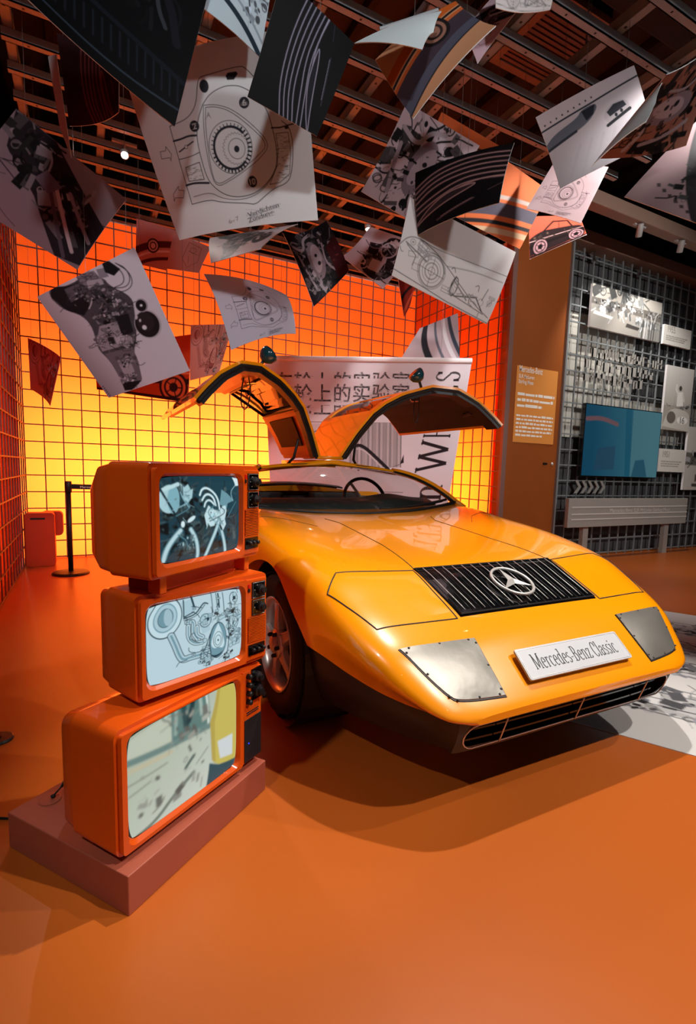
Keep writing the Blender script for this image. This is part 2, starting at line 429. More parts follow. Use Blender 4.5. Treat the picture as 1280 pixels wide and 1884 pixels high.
def canvas_mesh(name, cv, fn, m, parent=None, back=None, thick=.004, backcol='#d9dad8'):
    """fine grid coloured by the canvas; fn(s,t) -> points (arrays in 0..1); back: coarse rear face and rim"""
    S, T = np.meshgrid(np.linspace(0, 1, cv.w), np.linspace(0, 1, cv.h)); P = fn(S, T); h, w = cv.h, cv.w
    V = P.reshape(-1, 3); C = np.ones((h * w, 4)); C[:, :3] = cv.img.reshape(-1, 3)
    i = np.arange(h - 1)[:, None] * w + np.arange(w - 1)[None]; i = i.ravel()
    F = np.stack([i, i + w, i + w + 1, i + 1], 1)
    if back is not None:
        k = 14; S2, T2 = np.meshgrid(np.linspace(0, 1, k), np.linspace(0, 1, k)); e = 1e-3
        def nrm(s_, t_):
            n_ = np.cross(fn(s_ + e, t_) - fn(s_ - e, t_), fn(s_, t_ + e) - fn(s_, t_ - e)); return n_ / np.linalg.norm(n_, axis=-1, keepdims=True)
        B = (fn(S2, T2) + nrm(S2, T2) * thick).reshape(-1, 3); o = len(V)
        j = (np.arange(k - 1)[:, None] * k + np.arange(k - 1)[None]).ravel() + o
        F = np.concatenate([F, np.stack([j, j + 1, j + k + 1, j + k], 1)])
        q = np.linspace(0, 1, 28); z0, z1 = q * 0, q * 0 + 1
        es = np.concatenate([q, z1, q[::-1], z0]); et = np.concatenate([z0, q, z1, q[::-1]])
        R0 = fn(es, et); R1 = R0 + nrm(es, et) * thick; o2 = o + len(B); nr = len(es); r = np.arange(nr)
        F = np.concatenate([F, np.stack([o2 + r, o2 + (r + 1) % nr, o2 + nr + (r + 1) % nr, o2 + nr + r], 1)])
        V = np.concatenate([V, B, R0, R1]); C2 = np.ones((len(V) - len(C), 4)); C2[:, :3] = lin(backcol); C = np.concatenate([C, C2])
    ctr = V.mean(0) if parent is None else np.zeros(3)
    me = bpy.data.meshes.new(name); V = V - ctr
    me.vertices.add(len(V)); me.vertices.foreach_set('co', V.ravel())
    me.loops.add(F.size); me.loops.foreach_set('vertex_index', F.ravel().astype(np.int32))
    me.polygons.add(len(F)); me.polygons.foreach_set('loop_start', (np.arange(len(F)) * 4).astype(np.int32))
    me.update(); me.validate()
    at = me.color_attributes.new('Col', 'FLOAT_COLOR', 'POINT'); at.data.foreach_set('color', C.ravel())
    me.polygons.foreach_set('use_smooth', [True] * len(F))
    me.materials.append(MATS[m])
    o = bpy.data.objects.new(name, me); COL.objects.link(o); o.location = ctr
    if parent: o.parent = parent
    return o

# ------------------------------------------------------------------ material palette
mat('floor', '#b3591d', rough=.34, bump=.06, bscale=30, vary=.05, vscale=1.2)
mat('orange_tv', '#d9520f', rough=.22, vary=.03, coat=.5)
mat('car_paint', '#f79400', rough=.28, vary=.01, coat=1.0)
mat('black_plastic', '#141416', rough=.45)
mat('black_gloss', '#08090b', rough=.12, coat=.5)
mat('rubber', '#17140f', rough=.75, bump=.4, bscale=120)
mat('dark_valance', '#1d1713', rough=.4)
mat('trim_dark', '#2b2320', rough=.7, bump=.5, bscale=90)
mat('door_inner', '#c2490d', rough=.4)
mat('silver', '#d6d2ce', rough=.32, metal=.5)
mat('chrome', '#e6e6e6', rough=.08, metal=1)
mat('brushed', '#86827b', rough=.42, metal=.7, bump=.35, bscale=35, vary=.12, vscale=9)
mat('plate_white', '#bfc0c4', rough=.35, vary=.02)
mat('plate_ink', '#34363a', rough=.5)
mat('ink', '#1c1a1e', rough=.6)
mat('plinth', '#a2523d', rough=.5, bump=.1, bscale=60)
mat('bar_brown', '#7a5a52', rough=.5)
mat('bar_grey', '#8b9092', rough=.45, metal=.3)
mat('steel_white', '#8f9396', rough=.42, vary=.05)
mat('ceiling_dark', '#2b2426', rough=.8)
mat('rib_dark', '#1a1416', rough=.8)
mat('grey_panel', '#b9b5ac', rough=.7, vary=.05)
mat('dark_board', '#434345', rough=.8)
mat('pillar_brown', '#934a12', rough=.55, vary=.03)
mat('info_orange_lit', '#e09040', rough=.6, vary=.02)  # lighter orange stands in for the light on the pillar panel
mat('white_ink', '#f3ece4', rough=.6)
mat('cornice', '#8d7062', rough=.6)
mat('sign_grey', '#a5a19b', rough=.45, metal=.15)
mat('sign_line', '#d6d2ca', rough=.4)
mat('wire', '#7c7a78', rough=.4, metal=.6)
mat('box_white', '#cfcac4', rough=.8)
mat('lamp_white', '#a8a4a2', rough=.4)
mat('lamp_glow', '#fff2de', emit=30)
mat('bin_orange', '#c23a08', rough=.5)
mat('red_led', '#d01414', rough=.3)
mat('cloth_belt', '#1b1210', rough=.8)
mat('dash', '#1c2422', rough=.6, bump=.3)
mat('seat', '#26282a', rough=.7, bump=.3)
mat('mirror_teal', '#123b42', rough=.15, coat=.6)
mat('speaker_black', '#15151b', rough=.6, bump=.6, bscale=500)
mat('led_blue', '#1637c8', emit=1.5)
mat('board_white', '#e4dfe0', rough=.6, vary=.02)
mat_print('print', .6)
mat_print('print_matt', .7)
mat_print('screen_tv', .12, emit=.95)
mat_print('screen_blue', .18, emit=.5)
mat_panel('lit_orange', (.95, .188, .026), (.26, .05, .006))
mat_panel('lit_red', (.62, .04, .006), (.11, .010, .004))
mat_panel('lit_red_orange', (.90, .15, .010), (.28, .04, .006))
G = bpy.data.materials.new('glass'); G.use_nodes = True; nt = G.node_tree; nt.nodes.remove(nt.nodes['Principled BSDF'])
gt = nt.nodes.new('ShaderNodeBsdfTransparent'); gt.inputs[0].default_value = (.80, .84, .83, 1)
gg = nt.nodes.new('ShaderNodeBsdfGlossy'); gg.inputs['Roughness'].default_value = .03
gf = nt.nodes.new('ShaderNodeFresnel'); gf.inputs[0].default_value = 1.5
gm = nt.nodes.new('ShaderNodeMixShader')
nt.links.new(gf.outputs[0], gm.inputs[0]); nt.links.new(gt.outputs[0], gm.inputs[1]); nt.links.new(gg.outputs[0], gm.inputs[2])
nt.links.new(gm.outputs[0], nt.nodes['Material Output'].inputs[0]); MATS['glass'] = G

# ------------------------------------------------------------------ the hall
XL, XR, YB, YG, ZF = -.60, 4.45, 6.55, 4.58, 3.80        # left wall, right orange wall, back wall, grey wall, ceiling frame
CELL = .1845
tag(MB().box(-3, -4, -.06, 11, 7.7, 0).build('floor', 'floor'), kind='structure')
ceil = tag(MB().box(-3, -4, 5.0, 11, 7.7, 5.06).build('ceiling', 'ceiling_dark'), kind='structure')
rib = MB().box(-.03, -4, 4.90, .03, 7.7, 4.999).build('rib', 'rib_dark', ceil, loc=(-2.6, 0, 0))
for i in range(1, 34): share(rib, loc=(-2.6 + i * .4, 0, 0))
tag(MB().box(-3, 7.70, 0, 11, 7.76, 5.0).build('wall_far', 'ceiling_dark'), kind='structure')
tag(MB().box(-3.06, -4, 0, -3, 7.7, 5.0).build('wall_side', 'ceiling_dark'), kind='structure')
tag(MB().box(11, -4, 0, 11.06, 7.7, 5.0).build('wall_end', 'ceiling_dark'), kind='structure')
duct = tag(MB().box(1.0, 2.2, 4.45, 9.0, 2.75, 4.84).build('trim_1', 'ceiling_dark', bevel=.02), kind='structure')

def litwall(name, panel, frame, along, n_cells, axis, origin, z1, bar_mat):
    """light-box wall: translucent skin, closed box behind it, welded grid of bars in front (each bar a part)"""
    w = tag(panel, kind='structure')
    vb = MB().box(-.006, -.006, 0, .006, .006, z1).build('grid_bar', bar_mat, w)
    vb.location = origin
    pts = []
    for k in range(n_cells + 1):
        p = list(origin); p[axis] = along[0] + (along[1] - along[0]) * k / n_cells
        if k == 0: vb.location = p
        else: share(vb, loc=p)
    L = abs(along[1] - along[0])
    hb = (MB().box(0, -.006, -.006, L, .006, .006) if axis == 0 else MB().box(-.006, 0, -.006, .006, L, .006)).build('grid_bar', bar_mat, w)
    z = .014; first = True
    while z < z1:
        p = list(origin); p[axis] = min(along); p[2] = z
        if first: hb.location = p; first = False
        else: share(hb, loc=p)
        z += CELL
    return w
# back wall
pb = MB().add([(XL - .06, YB + .07, 0), (XR + .06, YB + .07, 0), (XR + .06, YB + .07, ZF), (XL - .06, YB + .07, ZF)], [(0, 1, 2, 3)]).build('wall_back', 'lit_orange', fix=False)
litwall('wall_back', pb, None, (XL, XL + CELL * 27.4), 27, 0, (XL, YB, 0), ZF, 'bar_brown')
tag(MB().box(XL - .1, YB + .075, ZF, XR + .1, 7.7, ZF + .04).box(XL - .1, 7.66, 0, XR + .1, 7.7, ZF).box(XL - .1, YB + .075, 0, XL - .07, 7.7, ZF).box(XR + .07, YB + .075, 0, XR + .1, 7.7, ZF)
    .build('trim_2', 'box_white'), kind='structure')
# left wall
pl = MB().add([(XL - .07, 2.5, 0), (XL - .07, YB + .07, 0), (XL - .07, YB + .07, ZF), (XL - .07, 2.5, ZF)], [(0, 1, 2, 3)]).build('wall_left', 'lit_red', fix=False)
litwall('wall_left', pl, None, (2.5, YB), 22, 1, (XL, 2.5, 0), ZF, 'bar_brown')
tag(MB().box(-1.5, 2.4, ZF, XL - .075, YB + .07, ZF + .04).box(-1.5, 2.4, 0, -1.46, YB + .07, ZF).box(-1.5, 2.4, 0, XL - .075, 2.44, ZF).box(-1.5, YB + .03, 0, XL - .11, YB + .07, ZF)
    .build('trim_3', 'box_white'), kind='structure')
# right orange wall
pr = MB().add([(XR + .06, YG + .02, 0), (XR + .06, YB + .07, 0), (XR + .06, YB + .07, ZF), (XR + .06, YG + .02, ZF)], [(0, 1, 2, 3)]).build('wall_right', 'lit_red_orange', fix=False)
litwall('wall_right', pr, None, (YG + .02, YB), 11, 1, (XR, YG, 0), ZF, 'bar_brown')
tag(MB().box(XR + .065, YG + .2, ZF, 5.4, YB + .07, ZF + .04).box(5.36, YG + .2, 0, 5.4, YB + .07, ZF).box(XR + .065, YG + .2, 0, 5.4, YG + .24, ZF).box(XR + .11, YB + .03, 0, 5.4, YB + .07, ZF)
    .build('trim_4', 'box_white'), kind='structure')
# brown pillar with the information panel and lock plate
pil = tag(MB().box(XR + .045, YG, 0, 5.385, YG + .18, 3.95).build('wall_pillar', 'pillar_brown'), kind='structure')
tag(MB().box(5.375, YG - .035, 0, 5.405, YG + .18, 3.96).build('trim_5', 'bar_grey'), kind='structure')
tag(MB().box(XR - .02, YG - .012, 0, XR + .05, YG + .03, 3.8).build('trim_6', 'bar_brown'), kind='structure')
# grey wall with its grid
gw = tag(MB().box(5.40, YG + .12, 0, 9.6, YG + .18, 3.95).build('wall_grey', 'grey_panel'), kind='structure')
gv = MB().box(-.008, -.008, 0, .008, .008, 3.93).build('grid_bar', 'bar_grey', gw, loc=(5.42, YG, 0))
for i in range(1, 22): share(gv, loc=(5.42 + i * .19, YG, 0))
gh = MB().box(5.40, -.008, -.008, 9.5, .008, .008).build('grid_bar', 'bar_grey', gw, loc=(0, YG, .03))
for i in range(1, 20): share(gh, loc=(0, YG, .03 + i * .2))
# dark back boards behind the lower and upper rows of the grid, shelves of the wall
tag(MB().box(6.95, YG + .09, 2.2, 9.6, YG + .115, 3.2).build('trim_11', 'dark_board'), kind='structure')
tag(MB().box(5.42, YG + .09, 3.2, 9.6, YG + .115, 3.93).build('trim_7', 'dark_board'), kind='structure')
tag(MB().box(5.42, YG + .09, .02, 9.6, YG + .115, 1.60).build('trim_8', 'dark_board'), kind='structure')
tag(MB().box(5.25, YG - .10, 3.95, 9.6, YG + .2, 4.10).build('trim_9', 'cornice', bevel=.01), kind='structure')
tag(MB().box(4.3, 3.80, 3.92, 9.6, 3.94, 4.06).build('trim_10', 'cornice', bevel=.01), kind='structure')

# ceiling frame of slotted steel channels: every channel is a part, joined to one frame
fr = thing('ceiling_frame', (1.9, 3.5, ZF), 0, 'white slotted steel frame hung flat under the dark ceiling', 'frame')
def channel(L, along_y):
    b = MB()
    if along_y: b.box(-.03, 0, 0, .03, L, .008).box(-.03, 0, 0, -.024, L, .07).box(.024, 0, 0, .03, L, .07)
    else: b.box(0, -.026, 0, L, .026, .008).box(0, -.026, 0, L, -.02, .055).box(0, .02, 0, L, .026, .055)
    return b
holes = MB()
first = None
for X in (-.38, .18, .75, 1.34, 1.93, 2.46, 3.05, 3.62, 4.2):
    o = channel(9.0, True).build('channel', 'steel_white', fr) if first is None else share(first)
    first = first or o
    o.location = (X - 1.9, -2.45 - 3.5, .07)
    for k in range(24): holes.add([(X - 1.9 + a, -.3 + k * .29 - 3.5 + b, .0685) for a, b in ((-.008, -.008), (.008, -.008), (.008, .008), (-.008, .008))], [(0, 1, 2, 3)])
sec = None
k = 0
Y = -.12
while Y < 6.5:
    for (xa, xb) in ((-.42, 1.93), (1.93, 4.4)):
        if 1.2 < Y < 2.2 and xa < 1: continue
        L = xb - xa
        o = channel(L, False).build('channel', 'steel_white', fr)
        o.location = (xa - 1.9, Y - 3.5, .008)
        for q in range(9): holes.add([(xa + .15 + q * .26 - 1.9 + a, Y - 3.5 + b, .0065) for a, b in ((-.007, -.007), (.007, -.007), (.007, .007), (-.007, .007))], [(0, 1, 2, 3)])
    Y += .312; k += 1
tag(holes.build('bolt_hole', 'ink', fr), kind='stuff')
hang = None
for X in (-.38, 1.34, 3.05, 4.2):
    for Yh in (.5, 2.6, 4.6, 6.3):
        if hang is None: hang = MB().tube([(0, 0, .08), (0, 0, 1.19)], .006, 6).build('hanger_rod', 'wire', fr); o = hang
        else: o = share(hang)
        o.location = (X - 1.9, Yh - 3.5, 0)
# square air vent above the frame
vp = on_z(1018, 88, 4.55)
ve = thing('ceiling_vent', (vp[0], vp[1], 4.55), 0, 'square louvred air vent above the steel frame', 'vent')
b = MB()
for a in ((-.36, -.36, .36, -.30), (-.36, .30, .36, .36), (-.36, -.30, -.30, .30), (.30, -.30, .36, .30)): b.box(a[0], a[1], 0, a[2], a[3], .05)
b.build('vent_frame', 'cornice', ve); MB().box(-.30, -.30, .04, .30, .30, .45).build('vent_box', 'ceiling_dark', ve)
sl = None
for i in range(14):
    if sl is None: sl = MB().box(-.30, -.014, .008, .30, .014, .016).build('louvre', 'bar_brown', ve); o = sl
    else: o = share(sl)
    o.location = (0, -.275 + i * .0423, 0)

tag(MB().box(-3, .06, 3.872, 11, .14, 3.94).build('trim_12', 'steel_white'), kind='structure')
tag(MB().box(-3, -1.66, 3.872, 11, -1.54, 3.94).build('trim_13', 'steel_white'), kind='structure')
# track spotlights in their housings
LBL = ['white track spotlight above the bonnet of the orange car', 'white track spotlight above the floor in front of the car', 'white track spotlight above the floor drawing mat',
       'bright track spotlight near the glowing corner of the left wall', 'bright track spotlight above the tilted banner', 'lit track spotlight on the beam beside the brown pillar', 'lit track spotlight above the wall photographs',
       'unseen spotlight added as fill for the hanging rotary drawings', 'unseen spotlight added as fill for the hanging car pictures', 'white track spotlight aimed at the stack of televisions', 'unseen spotlight added to brighten the leaning banner', 'white track spotlight aimed at the grey grid wall']
for (o, p, d), lb in zip(SPOT_OBJS, LBL):
    t = thing('track_spotlight', p, 0, lb, 'spotlight', 'ceiling track spotlights')
    R = d.to_track_quat('Z', 'Y').to_matrix().to_4x4()
    MB().lathe([(.030, -.13), (.034, -.125), (.034, 0), (.030, .004), (.029, -.012)], 20, R).build('lamp_can', 'lamp_white', t, smooth=True)
    MB().lathe([(.0, -.010), (.027, -.010)], 20, R).build('lamp_lens', 'lamp_glow', t)
    top = ZF + .07 if p.x < 5 else 3.925
    MB().tube([(0, 0, .02), (0, 0, top - p.z)], .007, 8).box(-.10, -.015, top - p.z - .02, .10, .015, top - p.z).build('track_adapter', 'lamp_white', t)
    o.location = Vector(p) + d * .012

# ------------------------------------------------------------------ the orange sports car (local: u across, v along the hall, z up)
CX, CV0 = 1.524, 3.35
car = thing('sports_car', (CX, CV0, 0), 0, 'low wedge-shaped orange sports car with both gullwing doors raised', 'car')
def L3(u, v, z): return (u, v - CV0, z)
# v, zc, zi, ut, zt, um, zm, us, zs, ub, zb
ST = np.array([
    (1.078, .358, .357, .46, .355, .50, .350, .515, .344, .500, .334),
    (1.086, .368, .367, .50, .364, .545, .357, .556, .347, .520, .333),
    (1.107, .388, .387, .545, .384, .600, .372, .606, .352, .545, .333),
    (1.200, .469, .468, .620, .464, .685, .442, .692, .400, .600, .338),
    (1.270, .527, .526, .665, .521, .728, .497, .738, .440, .645, .345),
    (1.360, .580, .579, .700, .572, .765, .543, .778, .480, .690, .357),
    (1.476, .633, .633, .715, .629, .790, .598, .808, .520, .735, .378),
    (1.620, .691, .692, .715, .697, .803, .672, .838, .570, .785, .410),
    (1.800, .724, .727, .715, .745, .818, .722, .862, .600, .830, .430),
    (2.000, .748, .752, .720, .780, .832, .760, .878, .620, .850, .400),
    (2.350, .786, .790, .730, .822, .845, .803, .888, .650, .860, .300),
    (2.700, .820, .826, .765, .860, .852, .840, .892, .650, .862, .290),
    (3.200, .850, .852, .780, .880, .862, .850, .896, .650, .870, .280),
    (4.000, .900, .895, .770, .900, .862, .880, .900, .650, .870, .280),
    (4.600, .890, .885, .740, .880, .850, .860, .900, .650, .870, .300),
    (5.200, .880, .875, .680, .860, .780, .820, .840, .620, .800, .360),
    (5.480, .800, .795, .620, .780, .720, .740, .780, .600, .740, .420)])
def st_at(v):
    V = ST[:, 0]; i = int(np.clip(np.searchsorted(V, v) - 1, 0, len(V) - 2)); h = V[i + 1] - V[i]; t = np.clip((v - V[i]) / h, 0, 1)
    def slope(k):
        if k == 0: return (ST[1] - ST[0]) / (V[1] - V[0])
        if k == len(V) - 1: return (ST[k] - ST[k - 1]) / (V[k] - V[k - 1])
        a = (ST[k] - ST[k - 1]) / (V[k] - V[k - 1]); c = (ST[k + 1] - ST[k]) / (V[k + 1] - V[k])
        return np.where(a * c > 0, 2 * a * c / (a + c + 1e-12 * np.sign(a + c + 1e-30)), 0)
    m0, m1 = slope(i) * h, slope(i + 1) * h
    return ST[i] * (2 * t**3 - 3 * t**2 + 1) + m0 * (t**3 - 2 * t**2 + t) + ST[i + 1] * (-2 * t**3 + 3 * t**2) + m1 * (t**3 - t**2)
def section(v):
    s = st_at(v)
    P = [(0, s[1]), (.20, (s[1] + s[2]) / 2 + .001), (.37, s[2]), ((.37 + s[3]) / 2, (s[2] + s[4]) / 2), (s[3], s[4]), (s[5], s[6]), (s[7], s[8]), (s[9], s[10])]
    return chaikin(P, 3)
def surf(u, v):
    S = section(v); u = abs(u); best = None
    for a, b in zip(S, S[1:]):
        if a[0] <= u <= b[0]: return a[1] + (b[1] - a[1]) * (u - a[0]) / (b[0] - a[0] + 1e-9)
        if b[0] < a[0]: break
    return S[np.argmax([p[0] for p in S])][1]
vs = np.unique(np.concatenate([np.linspace(1.078, 1.11, 6), np.linspace(1.11, 1.8, 46), np.linspace(1.8, 2.75, 30), np.linspace(2.75, 5.48, 44)]))
body = MB(); rings = []
for v in vs:
    S = section(v); ring = [L3(p[0], v, p[1]) for p in S[::-1]] + [L3(-p[0], v, p[1]) for p in S[1:]]
    rings.append(ring)
n = len(rings[0]); fs = []
for i in range(len(rings) - 1):
    for j in range(n): fs.append((i * n + j, i * n + (j + 1) % n, (i + 1) * n + (j + 1) % n, (i + 1) * n + j))
fs += [tuple(range(n)), tuple((len(rings) - 1) * n + j for j in range(n - 1, -1, -1))]
body.add([p for r in rings for p in r], fs)
bo = body.build('body', 'car_paint', car)
WV, WZ, WR = 2.04, .314, .314
WV2 = 4.66
cut = MB()
for sg in (-1, 1):
    for wv, r in ((WV, .362), (WV2, .375)):
        M = Matrix.Translation(L3(sg * .55, wv, WZ + .012)) @ Matrix.Rotation(sg * math.pi / 2, 4, 'Y')
        cut.lathe([(r, 0), (r, .6)], 64, M)
boolean(bo, cut)
boolean(bo, MB().box(-1.2, 2.86 - CV0, .40, 1.2, 3.95 - CV0, 1.4))
bo.parent = car
shade_auto(bo, 28)
# wheel wells, cabin tub, underside
for sg in (-1, 1):
    for wv, r in ((WV, .360), (WV2, .373)):
        M = Matrix.Translation(L3(sg * .545, wv, WZ + .012)) @ Matrix.Rotation(sg * math.pi / 2, 4, 'Y')
        b = MB(); N_ = 28; pr = [[M @ Vector((r * math.cos(a), r * math.sin(a), h)) for a in np.linspace(0, 2 * math.pi, N_)] for h in (0, .27)]
        b.grid(pr); b.add([M @ Vector((r * math.cos(a), r * math.sin(a), 0)) for a in np.linspace(0, 2 * math.pi, N_)[:-1]], [tuple(range(N_ - 1))])
        b.build('wheel_well', 'dark_valance', car, smooth=False)
MB().box(-.72, 2.87 - CV0, .402, .72, 3.94 - CV0, .415).box(-.74, 2.862 - CV0, .40, .74, 2.87 - CV0, .80).box(-.74, 3.94 - CV0, .40, .74, 3.948 - CV0, .86).build('cabin_tub', 'trim_dark', car)
# dark lower valance with the front air intake
def plan(v):
    s = st_at(v); return s[9], s[10]
path = []
for v in np.linspace(1.118, 1.70, 26):
    ub, zb = plan(v); path.append((ub - .008, v, zb))
front = [(u, 1.098 + .02 * (u / .5) ** 4 * .6, .3335) for u in np.linspace(0, .52, 12)]
P = front + [(.542, 1.118, .333)] + path[1:]
top = P; G0, G1 = [], []
for i, (u, v, z) in enumerate(P):
    tt = i / (len(P) - 1)
    dz = .20 if i < 14 else .20
    lo = (u * (.93 if i > 12 else .97), v + .055, max(.185, .205 - .02 * tt))
    md = (u * .995, v + .012, (z * .55 + lo[2] * .45))
    row = [(u, v, z + .006), md, lo]
    G0.append([L3(*p) for p in chaikin(row, 2)])
full = [[(-p[0], p[1], p[2]) for p in r] for r in G0[::-1]] + G0[1:]
back = [[(p[0] * .55, .30 + 1.3 - CV0 + .1, p[2]) for p in r] for r in full]
va = MB().slab(full, back).build('valance', 'dark_valance', car)
rc = []
for cx, a0 in ((.472, -90), (-.472, 90)):
    rc += [(cx + .045 * math.cos(math.radians(a)), .268 + .045 * math.sin(math.radians(a))) for a in np.linspace(a0, a0 + 180, 9)]
boolean(va, MB().prism(rc, 1.0 - CV0, 1.235 - CV0, 'y'))
va.parent = car; shade_auto(va, 35)
def ring_pts(poly, off=0.):
    return [L3(p[0], 1.094 + .012 * (abs(p[0]) / .5) ** 4 + (.333 - p[1]) * .32 + off, p[1]) for p in poly]
MB().tube(ring_pts(rc), .0026, 8, closed=True).build('intake_trim', 'silver', car, smooth=True)
b = MB()
for zz in (.245, .285):
    G_ = [[L3(u, 1.12 + q * .05 + (.333 - zz) * .3 + .012 * (abs(u) / .5) ** 4, zz + q * .006) for u in np.linspace(-.53, .53, 15)] for q in (0, 1)]
    H_ = [[(p[0], p[1], p[2] - .006) for p in r] for r in G_]
    o = MB().slab(G_, H_).build('intake_slat', 'black_gloss', car)
for uu in (-.36, 0, .36):
    pts = [L3(uu, 1.098 + (.333 - z) * .34, z) for z in (.315, .295, .27, .245, .222)]
    MB().tube(pts, .0026, 8).build('intake_bar', 'silver', car, smooth=True)
# panels that lie on the body skin
def panel(corners, off, nu=10, nv=10, thick=.004, bulge=0., rnd=0.):
    (a, b_, c, d) = [np.array(p, float) for p in corners]; G_, H_ = [], []
    for i in range(nv + 1):
        t = i / nv; r = []
        for j in range(nu + 1):
            s = j / nu; p = a * (1 - s) * (1 - t) + b_ * s * (1 - t) + c * s * t + d * (1 - s) * t
            cc_ = (a + b_ + c + d) / 4; p = cc_ + (p - cc_) * (1 - rnd * (s * t) ** 5)
            r.append((p[0], p[1], surf(p[0], p[1]) + off + bulge * 16 * s * (1 - s) * t * (1 - t)))
        G_.append([L3(*p) for p in r]); H_.append([L3(p[0], p[1], p[2] - thick) for p in r])
    return MB().slab(G_, H_)
def seam(pts, r=.0022, m='ink', name='shut_line', off=.0005):
    D = []
    for a, b_ in zip(pts, pts[1:]):
        for t in np.linspace(0, 1, 12)[:-1]: D.append((a[0] + (b_[0] - a[0]) * t, a[1] + (b_[1] - a[1]) * t))
    D.append(pts[-1])
    return MB().tube([L3(p[0], p[1], surf(*p) + off) for p in D], r, 6).build(name, m, car, smooth=True)
for sg in (-1, 1):
    lid = [(sg * .379, 1.348), (sg * .70, 1.362), (sg * .785, 1.565), (sg * .715, 1.645), (sg * .387, 1.62)]
    seam(lid + lid[:1], .0026)
    cov = [(sg * .373, 1.265), (sg * .665, 1.276), (sg * .570, 1.120), (sg * .374, 1.107)]
    def grow(k): 
        c = np.mean(cov, 0); return [tuple(c + (np.array(p) - c) * k) for p in cov]
    panel(grow(1.03), .0030, rnd=.12).build('cover_gasket', 'black_plastic', car, smooth=False)
    hc = panel(cov, .0065, 14, 14, bulge=.010, rnd=.12).build('headlight_cover', 'brushed', car); shade_auto(hc, 40)
    hc['label'] = 'brushed metal headlight cover'
    riv = None
    for a, b_ in zip(cov, cov[1:] + cov[:1]):
        for t in (.08, .5, .92):
            c = np.mean(cov, 0); p = np.array(a) * (1 - t) + np.array(b_) * t; p = c + (p - c) * .955
            q = L3(p[0], p[1], surf(p[0], p[1]) + .0068)
            if riv is None: riv = MB().lathe([(.0042, -.002), (.0042, .001), (.002, .0025), (0, .0028)], 8).build('rivet', 'black_plastic', hc, loc=q)
            else: share(riv, loc=q)
    seam([(sg * .374, 1.632), (sg * .335, 1.95), (sg * .32, 2.42), (sg * .36, 2.52)], .0020)
    seam([(sg * .50, 2.30), (sg * .60, 2.42), (sg * .72, 2.48), (sg * .80, 2.46)], .0014)
# bonnet grille, bars and star
panel([(-.362, 1.352), (.362, 1.352), (.380, 1.632), (-.380, 1.632)], .002).build('grille_panel', 'black_gloss', car)
for k in range(15):
    a = -1 + 2 * (k + .5) / 15
    pts = [L3(a * (.352 + (v - 1.36) * .06), v, surf(0, v) + .011) for v in np.linspace(1.368, 1.616, 6)]
    MB().tube(pts, .0015, 6).build('grille_bar', 'silver', car, smooth=True)
MB().tube([L3(x, v, surf(0, v) + .006) for x, v in ((-.356, 1.358), (.356, 1.358), (.374, 1.626), (-.374, 1.626))], .004, 6, closed=True).build('grille_rim', 'black_plastic', car)
sv = 1.472; sl_ = math.atan2(surf(0, 1.55) - surf(0, 1.40), .15)
SM = Matrix.Translation(L3(0, sv, surf(0, sv) + .022)) @ Matrix.Rotation(sl_, 4, 'X')
MB().tube([SM @ Vector((.088 * math.cos(a), .088 * math.sin(a), 0)) for a in np.linspace(0, 2 * math.pi, 49)[:-1]], .0062, 10, closed=True).build('emblem_ring', 'silver', car, smooth=True)
b = MB()
for k in range(3):
    a = math.radians(90 + 120 * k); e = [Vector((math.cos(a + q), math.sin(a + q), 0)) for q in (0, math.pi / 3, -math.pi / 3)]
    b.add([SM @ p for p in (e[0] * .086, e[1] * .019, Vector((0, 0, .012)), e[2] * .019, Vector((0, 0, -.008)))], [(0, 1, 2), (0, 2, 3), (0, 4, 1), (0, 3, 4)])
b.build('emblem_star', 'silver', car)
# number plate
pv0, pz0, pv1, pz1 = 1.117, .412, 1.199, .486
ux = Vector((0, pv1 - pv0, pz1 - pz0)).normalized(); nn = Vector((0, -ux.z, ux.y))
PL = Matrix.Translation(L3(0, (pv0 + pv1) / 2, (pz0 + pz1) / 2) + np.array(nn) * .006)
for i in range(3): PL[i][0], PL[i][1], PL[i][2] = (1, 0, 0)[i], ux[i], nn[i]
def plate_out(hw, hh, r, z): 
    P_ = []
    for cx, cy, a0 in ((hw - r, hh - r, 0), (-hw + r, hh - r, 90), (-hw + r, -hh + r, 180), (hw - r, -hh + r, 270)):
        P_ += [(cx + r * math.cos(math.radians(a)), cy + r * math.sin(math.radians(a))) for a in np.linspace(a0, a0 + 90, 5)]
    return P_
b = MB(); b.prism(plate_out(.262, .056, .008, 0), -.004, .0045); b.v = [tuple(PL @ Vector(p)) for p in b.v]
pl_o = b.build('number_plate', 'plate_white', car, bevel=.0015); pl_o['label'] = 'white number plate reading Mercedes-Benz Classic'
b = MB(); b.tube([PL @ Vector((p[0], p[1], .0045)) for p in plate_out(.256, .050, .006, 0)], .0012, 6, closed=True); b.build('plate_border', 'silver', pl_o)
Q, wd = serif_quads('Mercedes-Benz Classic', T=.072, t=.03)
sx_, sy_ = .425 / wd, .078
quads_mb(Q, lambda p: PL @ Vector(((p[0] - wd / 2) * sx_, (p[1] - .32) * sy_, .0052))).build('plate_lettering', 'plate_ink', pl_o, fix=False)

